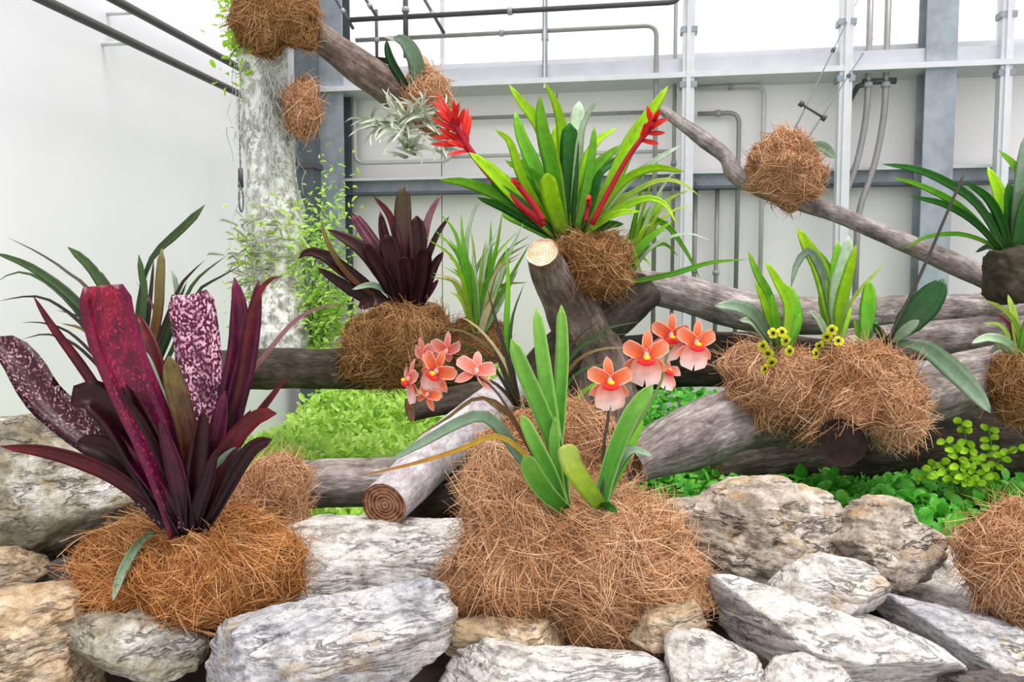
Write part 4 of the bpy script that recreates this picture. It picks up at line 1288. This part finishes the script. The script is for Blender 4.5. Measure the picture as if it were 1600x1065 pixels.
# coral orchid ---------------------------------------------------------
G_ = thing('orchid', 'coral-flowered orchid with upright green leaves on the largest fibre mound', 'orchid', P(895, 795, 1.29))
d = 1.29
for pts, wd, mt, dt, pf, tw in [
    ([(877, 476), (879, 550), (874, 640), (869, 720), (880, 790)], 24, 'orchid_leaf', 0.10, 'sword', 0.2),
    ([(838, 481), (845, 540), (856, 620), (868, 700), (880, 785)], 25, 'orchid_leaf', 0.08, 'sword', -0.2),
    ([(799, 529), (819, 580), (845, 640), (870, 705), (882, 790)], 28, 'orchid_leaf', 0.02, 'sword', 0.15),
    ([(814, 648), (834, 690), (860, 742), (880, 792)], 24, 'orchid_leaf', -0.02, 'sword', -0.1),
    ([(605, 722), (670, 685), (715, 660), (750, 648), (776, 662), (802, 697), (838, 745), (880, 795)], 20, 'grey_green', -0.02, 'strap', 0.3),
    ([(555, 742), (590, 737), (660, 720), (720, 701), (778, 681), (830, 720), (878, 793)], 9, 'withered', -0.05, 'grass', 0.2),
    ([(635, 692), (700, 652), (745, 622), (790, 640), (840, 720), (880, 790)], 8, 'olive', 0.06, 'grass', 0.2),
    ([(820, 711), (836, 745), (860, 776), (884, 796)], 30, 'orchid_leaf', -0.08, 'round', 0.2),
    ([(1020, 602), (990, 640), (966, 690), (946, 750), (938, 792)], 28, 'orchid_leaf', 0.02, 'sword', -0.25),
    ([(1005, 655), (985, 695), (958, 750), (942, 792)], 20, 'green', 0.08, 'strap', 0.2),
    ([(1020, 712), (985, 703), (962, 732), (944, 790)], 18, 'grey_green', 0.06, 'strap', 0.4),
    ([(886, 696), (894, 725), (914, 757), (940, 793)], 33, 'orchid_yellow', -0.06, 'blunt', 0.1),
    ([(868, 650), (866, 700), (874, 760), (884, 795)], 20, 'orchid_leaf', 0.0, 'strap', 0.0),
    ([(965, 800), (950, 790), (938, 792)], 12, 'deep_green', -0.06, 'strap', 0.0),
]:
    leaf(G_, pts, wd, mt, d, dt, pf, 0.24, tw, n=18)


def petal_mesh(ln, wd, mat, curl=0.25, notch=0.0, prof='ellipse', cup=0.15):
    nU, nV = 9, 5
    V, uv = [], []
    for i in range(nU):
        t_ = i / (nU - 1)
        W_ = np.interp(t_, *PROF[prof]) * wd
        for j in range(nV):
            s_ = j / (nV - 1) * 2 - 1
            x = s_ * W_ / 2
            z = t_ * ln - notch * ln * (1 - abs(s_)) * max(0, t_ - 0.6) / 0.4
            y = curl * ln * (t_ ** 2) * -0.5 + cup * W_ * s_ * s_ * 0.5
            V.append((x, -y, z))
            uv.append((j / (nV - 1), t_))
    Fc = [(i * nV + j, i * nV + j + 1, (i + 1) * nV + j + 1, (i + 1) * nV + j) for i in range(nU - 1) for j in range(nV - 1)]
    me = bpy.data.meshes.new('petal')
    m2 = len(V)
    V2 = [(x, y + 0.0006, z) for x, y, z in V]
    me.from_pydata(V + V2, [], Fc + [tuple(m2 + k for k in f[::-1]) for f in Fc])
    a = me.attributes.new('uvp', 'FLOAT_VECTOR', 'POINT')
    u3 = np.zeros((2 * m2, 3), np.float32)
    u3[:, :2] = np.array(uv + uv)
    a.data.foreach_set('vector', u3.ravel())
    me.polygons.foreach_set('use_smooth', np.ones(len(me.polygons), dtype=bool))
    me.materials.append(M[mat])
    return me


def blob_mesh(rx, ry, rz, mat):
    u, f = ico(3)
    me = bpy.data.meshes.new('blob')
    me.from_pydata([tuple(v) for v in u * np.array([rx, ry, rz]) * (1 + 0.08 * vnoise(u * 3)[:, None])], [], [tuple(x) for x in f])
    me.polygons.foreach_set('use_smooth', np.ones(len(me.polygons), dtype=bool))
    me.materials.append(M[mat])
    return me


FL = {}
for key, pm in (('coral', 'petal'), ('pink', 'petal_pink')):
    FL[key] = {'sepal': petal_mesh(0.041, 0.017, pm, 0.25, prof='ellipse'), 'petal': petal_mesh(0.040, 0.025, pm, 0.3, prof='round', cup=0.3),
               'lip': petal_mesh(0.046, 0.050, 'lip', -0.25, 0.28, 'round', cup=-0.2)}
FL['band'] = blob_mesh(0.013, 0.005, 0.006, 'mask_red')
FL['crest'] = blob_mesh(0.0055, 0.004, 0.0035, 'mask_yellow')
FL['column'] = blob_mesh(0.0045, 0.007, 0.007, 'petal')


def flower(root, x, y, dd, size, kind='coral', yaw=0.0, pitch=0.0, roll=0.0, lip=True):
    pos = P(x, y, dd) - BASE[root]
    fo = link('flower', FL['column'], root)
    Rm = Matrix.Rotation(yaw, 4, 'Z') @ Matrix.Rotation(pitch, 4, 'X') @ Matrix.Rotation(roll, 4, 'Y')
    fo.matrix_local = Matrix.Translation(Vector(pos)) @ Rm @ Matrix.Scale(size, 4)
    for nm, ang in (('sepal', 0), ('petal', 62), ('petal', -62), ('sepal', 128), ('sepal', -128)):
        c = link(nm, FL[kind][nm], fo)
        c.matrix_local = Matrix.Rotation(math.radians(ang + random.uniform(-6, 6)), 4, 'Y') @ Matrix.Rotation(random.uniform(-0.15, 0.1), 4, 'X')
    if lip:
        c = link('lip', FL[kind]['lip'], fo)
        c.matrix_local = Matrix.Translation((0, -0.006, -0.003)) @ Matrix.Rotation(math.pi, 4, 'Y') @ Matrix.Rotation(-0.25, 4, 'X')
        c = link('lip_band', FL['band'], fo)
        c.matrix_local = Matrix.Translation((0, -0.010, -0.008))
        c = link('crest', FL['crest'], fo)
        c.matrix_local = Matrix.Translation((0, -0.013, -0.001))
    return fo


stalk(G_, [(940, 790), (942, 740), (944, 690), (950, 655), (952, 600)], 6, 4, 'stem_dark', 1.29, 0.04, 'flower_stem')
stalk(G_, [(945, 790), (975, 700), (1010, 640), (1035, 590), (1045, 545), (1070, 530)], 6, 4, 'stem_green', 1.31, 0.075, 'flower_stem')
stalk(G_, [(880, 785), (830, 700), (795, 640), (770, 605), (740, 585), (690, 580), (640, 590)], 6, 3, 'stem_dark', 1.31, 0.11, 'flower_stem')
stalk(G_, [(705, 580), (685, 600), (665, 625)], 3, 2, 'stem_dark', 1.41, -0.02, 'flower_stem')
for x, y, dd, sz, kd, yw, pt, rl, lp_ in [
    (1048, 524, 1.37, 0.95, 'coral', 0.1, 0.1, 0.15, True),
    (1042, 580, 1.38, 0.75, 'pink', 0.5, -0.5, 0.5, True),
    (1010, 556, 1.33, 1.08, 'coral', -0.1, 0.05, 0.05, True),
    (1088, 536, 1.34, 0.96, 'coral', 0.1, 0.0, 0.1, True),
    (953, 596, 1.32, 1.02, 'coral', 0.05, -0.05, -0.02, True),
    (744, 580, 1.38, 1.0, 'pink', 0.3, -0.35, 0.2, False),
    (682, 580, 1.36, 0.98, 'coral', -0.5, 0.1, 0.5, True),
    (696, 548, 1.40, 0.85, 'pink', 0.7, 0.35, 0.1, False),
    (664, 556, 1.40, 0.85, 'pink', -0.8, 0.2, -0.2, False),
    (640, 592, 1.39, 0.92, 'pink', -1.1, 0.0, 0.1, True),
    (668, 616, 1.37, 0.75, 'coral', -0.6, -0.3, 0.4, False),
]:
    flower(G_, x, y, dd, sz, kd, yw, pt, rl, lp_)

# plants on the large fibre clump -----------------------------------------
H1 = thing('orchid', 'bright green broad-leaved orchid in the middle of the large fibre clump', 'orchid', P(1305, 545, 1.98))
for pts, wd, mt in [
    ([(1246, 356), (1262, 385), (1285, 430), (1302, 530)], 26, 'lime'),
    ([(1258, 378), (1285, 412), (1302, 455), (1305, 535)], 24, 'green'),
    ([(1236, 448), (1245, 412), (1265, 392), (1290, 440), (1303, 535)], 16, 'grey_green'),
    ([(1326, 368), (1321, 410), (1311, 455), (1306, 535)], 34, 'pale_green'),
    ([(1338, 382), (1326, 430), (1313, 480), (1307, 538)], 22, 'lime'),
    ([(1310, 375), (1306, 420), (1302, 470), (1304, 538)], 22, 'green'),
    ([(1382, 412), (1350, 445), (1325, 480), (1308, 540)], 6, 'yellow_green'),
    ([(1280, 460), (1290, 490), (1303, 540)], 16, 'green'),
    ([(1265, 485), (1280, 500), (1302, 545)], 12, 'pale_green'),
    ([(1330, 480), (1322, 505), (1310, 545)], 10, 'lime'),
]:
    leaf(H1, pts, wd, mt, 1.98, None, 'ellipse', 0.2)
H2 = thing('orchid', 'strap-leaved orchid with tiny yellow flowers on the fibre clump', 'orchid', P(1215, 550, 1.93))
for pts, wd, mt, pf in [
    ([(1169, 392), (1185, 430), (1205, 470), (1218, 545)], 15, 'green', 'strap'),
    ([(1196, 408), (1215, 440), (1232, 480), (1225, 548)], 16, 'lime', 'strap'),
    ([(1226, 443), (1241, 475), (1244, 505), (1228, 550)], 19, 'green', 'round'),
    ([(1116, 478), (1150, 478), (1182, 495), (1212, 548)], 22, 'grey_green', 'ellipse'),
    ([(1180, 440), (1195, 475), (1215, 548)], 12, 'lime', 'strap'),
    ([(1155, 500), (1180, 505), (1212, 550)], 16, 'pale_green', 'strap'),
    ([(1250, 490), (1240, 515), (1222, 552)], 12, 'green', 'strap'),
    ([(1205, 460), (1212, 500), (1218, 550)], 14, 'green', 'strap'),
]:
    leaf(H2, pts, wd, mt, 1.93, None, pf, 0.2)
yp = petal_mesh(0.013, 0.012, 'yellow', 0.3, prof='round')
ycen = blob_mesh(0.004, 0.004, 0.004, 'maroon')


def yellow_flower(root, x, y, dd):
    pos = P(x, y, dd) - BASE[root]
    fo = link('flower', ycen, root)
    fo.matrix_local = Matrix.Translation(Vector(pos)) @ Matrix.Rotation(random.uniform(-0.8, 0.8), 4, 'Z') @ Matrix.Rotation(random.uniform(-0.6, 0.6), 4, 'X')
    for k in range(5):
        c = link('petal', yp, fo)
        c.matrix_local = Matrix.Rotation(2 * math.pi * k / 5 + random.uniform(-0.2, 0.2), 4, 'Y')


for x, y in [(1192, 540), (1200, 552), (1206, 566), (1195, 576), (1222, 518), (1234, 548), (1208, 520), (1228, 532)]:
    stalk(H2, [(1215, 548), ((1215 + x) / 2, (545 + y) / 2 - 5), (x, y)], 2.5, 2, 'stem_green', 1.93, -0.10, 'flower_stem', 6, 8)
    yellow_flower(H2, x, y, 1.825)
for x, y in [(1280, 540), (1292, 526), (1300, 515), (1275, 552), (1310, 532)]:
    stalk(H1, [(1305, 545), ((1305 + x) / 2, (545 + y) / 2 - 5), (x, y)], 2.5, 2, 'stem_green', 1.98, -0.12, 'flower_stem', 6, 8)
    yellow_flower(H1, x, y, 1.85)
H4 = thing('orchid', 'small single-leaved orchid between the broad-leaved orchid and the black-green one', 'orchid', P(1350, 540, 1.92))
for pts, wd, mt in [([(1358, 438), (1357, 470), (1351, 538)], 25, 'green'), ([(1372, 500), (1362, 515), (1352, 540)], 12, 'deep_green'), ([(1335, 500), (1342, 520), (1350, 542)], 10, 'green'), ([(1325, 525), (1338, 530), (1349, 543)], 8, 'cream')]:
    leaf(H4, pts, wd, mt, 1.92, None, 'ellipse', 0.2)
H3 = thing('moth_orchid', 'orchid with two big dark leaves and a bare dark flower stalk', 'orchid', P(1392, 540, 1.9))
for pts, wd, mt, dt, tw, pf in [
    ([(1474, 436), (1452, 468), (1424, 500), (1392, 535)], 48, 'blackgreen', 0.02, 0.2, 'ellipse'),
    ([(1548, 645), (1520, 610), (1482, 572), (1442, 543), (1392, 535)], 32, 'grey_green', -0.06, 0.3, 'ellipse'),
    ([(1436, 500), (1420, 512), (1392, 537)], 18, 'grey_green', -0.03, 0.0, 'ellipse'),
    ([(1365, 505), (1375, 520), (1390, 540)], 14, 'blackgreen', 0.0, 0.0, 'ellipse'),
]:
    leaf(H3, pts, wd, mt, 1.9, dt, pf, 0.2, tw, n=18)
stalk(H3, [(1386, 535), (1405, 496), (1426, 455), (1452, 398), (1480, 332), (1509, 266)], 6, 4, 'stem_dark', 1.9, 0.0, 'flower_stalk')

# strap orchid at the picture edge ------------------------------------------
I_ = thing('orchid', 'dark green strap-leaved orchid on a bark block at the picture edge', 'orchid', P(1582, 470, 2.2))
for pts, wd, mt in [
    ([(1378, 256), (1430, 264), (1480, 285), (1530, 322), (1575, 400)], 13, 'deep_green'),
    ([(1393, 277), (1440, 290), (1500, 322), (1550, 372), (1576, 402)], 11, 'green'),
    ([(1422, 306), (1480, 320), (1530, 352), (1572, 402)], 12, 'deep_green'),
    ([(1413, 388), (1450, 369), (1500, 365), (1545, 380), (1574, 404)], 8, 'green'),
    ([(1560, 234), (1590, 265), (1604, 310), (1585, 400)], 15, 'green'),
    ([(1543, 260), (1560, 300), (1572, 350), (1580, 402)], 24, 'lime'),
    ([(1508, 283), (1545, 310), (1568, 355), (1578, 402)], 15, 'deep_green'),
    ([(1602, 210), (1597, 280), (1585, 400)], 22, 'grey_green'),
    ([(1575, 285), (1582, 330), (1582, 402)], 26, 'deep_green'),
    ([(1645, 250), (1615, 320), (1588, 402)], 24, 'green'),
    ([(1665, 320), (1620, 350), (1590, 404)], 20, 'deep_green'),
    ([(1524, 394), (1550, 385), (1576, 408)], 10, 'blackgreen'),
    ([(1540, 330), (1560, 360), (1578, 405)], 20, 'blackgreen'),
    ([(1625, 380), (1605, 385), (1585, 408)], 18, 'grey_green'),
    ([(1610, 290), (1600, 340), (1586, 404)], 26, 'deep_green'),
]:
    leaf(I_, pts, wd, mt, 2.2, None, 'strap', 0.2)
Lb = Lump([(1546, 395), (1580, 385), (1620, 390), (1625, 440), (1618, 470), (1580, 474), (1548, 466)], 2.2, 0.06, 4)
u, f = ico(5)
r = Lb.R(u)
build('bark_block', Lb.world(u, r * (1 + 0.1 * fbm(u * 4, 4))), f, M['pot'], I_)
I2 = thing('striped_plant', 'small striped-leaved plant on the fibre clump at the picture edge', 'plant', P(1590, 560, 1.96))
for pts, wd, mt in [
    ([(1540, 468), (1570, 485), (1592, 515), (1592, 558)], 8, 'yellow_green'),
    ([(1518, 536), (1545, 527), (1575, 535), (1592, 560)], 15, 'pale_green'),
    ([(1545, 552), (1565, 540), (1592, 562)], 14, 'pale_green'),
    ([(1575, 460), (1585, 500), (1592, 560)], 12, 'yellow_green'),
    ([(1556, 488), (1578, 510), (1592, 560)], 8, 'redleaf'),
    ([(1620, 470), (1605, 510), (1594, 560)], 14, 'green'),
    ([(1535, 505), (1565, 510), (1591, 560)], 6, 'yellow_green'),
    ([(1645, 520), (1615, 525), (1594, 562)], 14, 'green'),
]:
    leaf(I2, pts, wd, mt, 1.96, None, 'strap', 0.2)

# air plant and staghorn on the branch ------------------------------------------
K_ = thing('air_plant', 'silvery spidery air plant hanging from the branch', 'air plant', P(630, 170, 2.72))
for c, nn, sp in (((632, 195), 40, 70), ((668, 185), 26, 55), ((592, 190), 22, 45), ((645, 238), 16, 45), ((690, 225), 12, 40)):
    for k in range(nn):
        a = random.uniform(0, 2 * math.pi)
        L_ = sp * random.uniform(0.5, 1.05)
        dx, dy = math.cos(a) * L_, math.sin(a) * L_ * 0.75
        bx_, by_ = c[0] + random.uniform(-12, 12), c[1] + random.uniform(-10, 10)
        kx = random.uniform(-10, 10)
        leaf(K_, [(bx_ + dx, by_ + dy), (bx_ + dx * 0.55 + kx, by_ + dy * 0.5 - 5), (bx_, by_)], 5, 'silver', 2.63, random.uniform(-0.12, 0.06), 'grass', 0.3, n=8)
K2 = thing('staghorn_fern', 'grey forked staghorn leaf standing on the branch', 'fern', P(645, 140, 2.74))
for pts, wd, mt in [
    ([(614, 58), (632, 64), (646, 85), (652, 110), (648, 142)], 26, 'grey_green'),
    ([(604, 62), (606, 78), (614, 100), (640, 142)], 16, 'blackgreen'),
    ([(600, 58), (622, 62), (640, 82), (645, 142)], 12, 'silver'),
    ([(572, 88), (590, 92), (612, 100), (640, 140)], 9, 'slender_dark'),
    ([(660, 85), (668, 105), (660, 125), (650, 142)], 12, 'cream'),
    ([(690, 130), (680, 112), (665, 120), (650, 142)], 10, 'withered'),
]:
    leaf(K2, pts, wd, mt, 2.72, None, 'strap', 0.2)

# moss strands on the trunk -------------------------------------------------
n = 900
sy = RNG.uniform(60, 470, n)
sx = 420 + (sy - 250) * 0.06 + RNG.normal(size=n) * 22
sdep = 2.63 + 0.002 * np.abs(sx - 420) + RNG.uniform(0, 0.03, n)
K = 7
path = np.zeros((n, K, 3))
ln = RNG.uniform(15, 55, n)
cv = RNG.normal(size=n) * 10
for k in range(K):
    f_ = k / (K - 1)
    for i in range(n):
        path[i, k] = P(sx[i] + cv[i] * f_ * f_ + 3 * math.sin(5 * f_ + i), sy[i] + ln[i] * f_, sdep[i] - 0.03 * f_)
V, Fq = strands(path, np.full((n, K), 0.0016) * np.linspace(1, 0.4, K)[None])
mo = build('spanish_moss', V, Fq, M['fibre_moss'], val=np.repeat(np.clip(RNG.normal(0.55, 0.25, n), 0, 1), K * 3))
tag(mo, 'grey strands of moss hanging down the upright trunk', 'moss', kind='stuff')


# ------------------------------------------------------------------ small leaf masses
def leaflets(name, label, cat, C, size, mat, aspect=0.5, up=0.6, parent=None, kind='stuff', jitter=1.0):
    """many folded six point leaves, one mesh; C (N,3) are the attachment points"""
    N_ = len(C)
    dirv = norm(RNG.normal(size=(N_, 3)) * np.array([1, 1, 0.5]) * jitter + np.array([0, -0.25, up]))
    side = norm(np.cross(dirv, norm(RNG.normal(size=(N_, 3)) * 0.5 + np.array([0, -0.5, 1.0]))))
    nr = np.cross(side, dirv)
    L_ = (size * RNG.uniform(0.6, 1.35, N_))[:, None]
    w_ = L_ * aspect / 2
    pr = ((.25, .75), (.6, 1.0), (.88, .55))
    v = [C]
    for f_, w2 in pr:
        v += [C + dirv * L_ * f_ + side * w_ * w2 + nr * L_ * 0.10 * w2, C + dirv * L_ * f_ - nr * L_ * 0.10 * f_, C + dirv * L_ * f_ - side * w_ * w2 + nr * L_ * 0.10 * w2]
    v.append(C + dirv * L_ - nr * L_ * 0.2)
    V = np.stack(v, 1).reshape(-1, 3)
    b = np.arange(N_)[:, None] * 11
    tri = [[0, 1, 2], [0, 2, 3], [1, 4, 2], [2, 4, 5], [2, 5, 3], [3, 5, 6], [4, 7, 5], [5, 7, 8], [5, 8, 6], [6, 8, 9], [7, 10, 8], [8, 10, 9]]
    Ft = np.concatenate([b + np.array([x]) for x in tri], 0)
    rv = RNG.random(N_)
    uv = np.stack([np.stack([np.full(N_, x), np.clip(y * 0.4 + rv * 0.65, 0, 1)], -1) for x, y in [(.5, 0)] + [(x, f_) for f_, w2 in pr for x in (.85, .5, .15)] + [(.5, 1)]], 1).reshape(-1, 2)
    o = build(name, V, Ft, M[mat], parent, uv=uv)
    if kind: o['kind'] = kind
    if parent is None: tag(o, label, cat)
    return o


def scatter(n, x0, x1, y0, y1, hfun, reject=None):
    X = RNG.uniform(x0, x1, n)
    Y = RNG.uniform(y0, y1, n)
    m = (np.stack([X, Y, 0 * X], 1) - LO) @ E1 > 0.03
    m &= (np.stack([X, Y, 0 * X], 1) - BO) @ E2 < -0.05
    X, Y = X[m], Y[m]
    h = hfun(X, Y)
    Z = bed(X, Y) + h * RNG.uniform(0.1, 1.0, len(X)) ** 0.5
    return np.stack([X, Y, Z], 1)


def h_left(X, Y):
    b = 0.5 + 0.5 * vnoise(np.stack([X * 5, Y * 5, 0 * X], 1))
    e = np.clip((X - (-1.12 + 0.16 * (Y - 3.5))) / 0.25, 0, 1) ** 0.7
    return np.interp(Y, [1.9, 2.3, 2.9, 3.6, 4.3], [0.03, 0.08, 0.22, 0.42, 0.50]) * (0.65 + 0.35 * b) * e + 0.02


leaflets('clubmoss_carpet', 'pale yellow-green feathery clubmoss filling the bed behind the smooth pale log', 'clubmoss', scatter(22000, -1.5, 0.15, 1.95, 4.3, h_left), 0.045, 'clubmoss', 0.42, 0.7)


def h_right(X, Y):
    b = 0.5 + 0.5 * vnoise(np.stack([X * 9, Y * 9, 0 * X + 3], 1))
    return (0.04 + 0.11 * b) * np.interp(Y, [1.65, 1.85, 2.5, 3.2, 4.2], [0.6, 1.0, 1.2, 2.8, 3.2])


leaflets('groundcover', 'fresh green leafy groundcover in the bed behind the mottled rocks', 'groundcover', scatter(24000, 0.12, 2.6, 1.72, 4.2, h_right), 0.034, 'fern', 0.8, 0.35)
nz = scatter(1200, -0.75, 0.2, 1.74, 2.1, lambda X, Y: 0.05 + 0 * X)
leaflets('groundcover', 'thin strip of green groundcover under the grey level log', 'groundcover', nz, 0.03, 'fern', 0.7, 0.35)

# leafy green on the trunk
pts = []
for c, s_, n_ in (((505, 500), (28, 34), 900), ((470, 400), (30, 45), 350), ((520, 370), (22, 60), 260), ((440, 440), (35, 50), 300), ((400, 400), (18, 45), 120)):
    for _ in range(n_):
        pts.append(P(random.gauss(c[0], s_[0]), min(random.gauss(c[1], s_[1]), 545), 2.64 + random.uniform(-0.06, 0.1)))
fg = thing('climbing_fern', 'loose green fern clinging to the foot of the mossy trunk', 'fern', P(470, 545, 2.66))
leaflets('foliage', None, None, np.array(pts), 0.026, 'clubmoss', 0.4, 0.1, fg)
for k in range(9):
    x = 450 + k * 10
    stalk(fg, [(470 + k * 3, 545), (x, 480), (x - 25 + k * 5, 390 + 12 * (k % 3)), (x - 40 + k * 9, 340 + 14 * (k % 4))], 3, 1.5, 'stem_green', 2.66, -0.02, 'stem', 5, 10)
pts = [P(random.gauss(372, 14), random.gauss(45, 42), 2.66 + random.uniform(-0.06, 0.08)) for _ in range(260)] + [P(random.gauss(400, 22), random.gauss(5, 14), 2.62 + random.uniform(-0.04, 0.06)) for _ in range(90)]
fg = thing('climbing_fern', 'small green fern at the top of the mossy trunk', 'fern', P(395, 60, 2.68))
leaflets('foliage', None, None, np.array(pts), 0.026, 'creeper', 0.5, 0.1, fg)
for k in range(6):
    stalk(fg, [(398, 60), (385 - k * 4, 30 + k * 10), (368 - k * 2, 0 + k * 20)], 3, 1.5, 'stem_green', 2.66, -0.02, 'stem', 5, 8)
pts = [P(random.gauss(405, 28), random.uniform(340, 450), 2.62 + random.uniform(-0.05, 0.05)) for _ in range(160)]
o = leaflets('air_plant_tuft', 'pale needle tuft spreading from the lower trunk over the white wall', 'air plant', np.array(pts), 0.05, 'silver', 0.1, 0.3)

# creeper with round leaves against the dark filler log
J_ = thing('creeper', 'yellow-green creeper with small round leaves in front of the dark filler log', 'creeper', P(1500, 770, 2.05))
for stem in ([(1500, 775), (1515, 720), (1508, 680), (1502, 662)], [(1500, 775), (1530, 730), (1548, 700), (1545, 672)], [(1498, 775), (1480, 735), (1466, 725), (1445, 745)], [(1502, 775), (1540, 745), (1565, 715), (1590, 700)], [(1500, 775), (1500, 730), (1490, 700), (1478, 690)]):
    stalk(J_, stem, 3, 2, 'stem_green', 2.05, -0.04, 'stem', 6, 10)
    q = spline(np.array([(x, y, 0) for x, y in stem], float), 9)
    for k in range(2, 9):
        for sgn in (-1, 1):
            x, y = q[k, 0], q[k, 1]
            a = random.uniform(-0.5, 0.9)
            L_ = random.uniform(12, 18)
            leaf(J_, [(x + sgn * L_ * math.cos(a), y + L_ * math.sin(a)), (x + sgn * L_ * 0.5 * math.cos(a), y + L_ * 0.5 * math.sin(a) - 2), (x, y)], 13, 'creeper', 2.02, random.uniform(-0.02, 0.02), 'ellipse', 0.12, n=7)

# wires of the hanging fibre ball
for p0, p1, lab in (((1234, 218), (1302, 78), 'wire of the hanging fibre ball, the one nearer the coral side'), ((1258, 222), (1326, 118), 'wire of the hanging fibre ball, the one nearer the white post')):
    g = thing('hanging_wire', lab, 'wire', P(p0[0], p0[1], 2.74))
    e = P(p1[0], p1[1], 3.6)
    top = P(p1[0], p1[1], 3.6) + (e - P(p0[0], p0[1], 2.74)) * 0.9
    V, Fc = tube([P(p0[0], p0[1], 2.74), e, top], 0.0028, 6)
    build('strand', V, Fc, M['wire'], g)
    V, Fc = tube([e - 0.02 * norm(top - e), e + 0.02 * norm(top - e)], 0.009, 8)
    build('ferrule', V, Fc, M['pipe_dark'], g)
a, b = P(1252, 162, 2.98), P(1287, 184, 2.98)
g = thing('spreader_bar', 'short bar spreading the wires of the hanging fibre ball', 'bar', a)
V, Fc = tube([a, b], 0.005, 8)
build('rod', V, Fc, M['pipe_dark'], g)
for c in (a, b):
    V, Fc = tube([c - (b - a) * 0.08, c + (b - a) * 0.08], 0.012, 8)
    build('knob', V, Fc, M['pipe_dark'], g)
leaf(thing('seedling', 'single blurred green leaf sprouting from the hanging fibre ball', 'leaf', P(1262, 230, 2.7)), [(1306, 246), (1285, 230), (1262, 226)], 18, 'grey_green', 2.7, 0.05, 'ellipse')
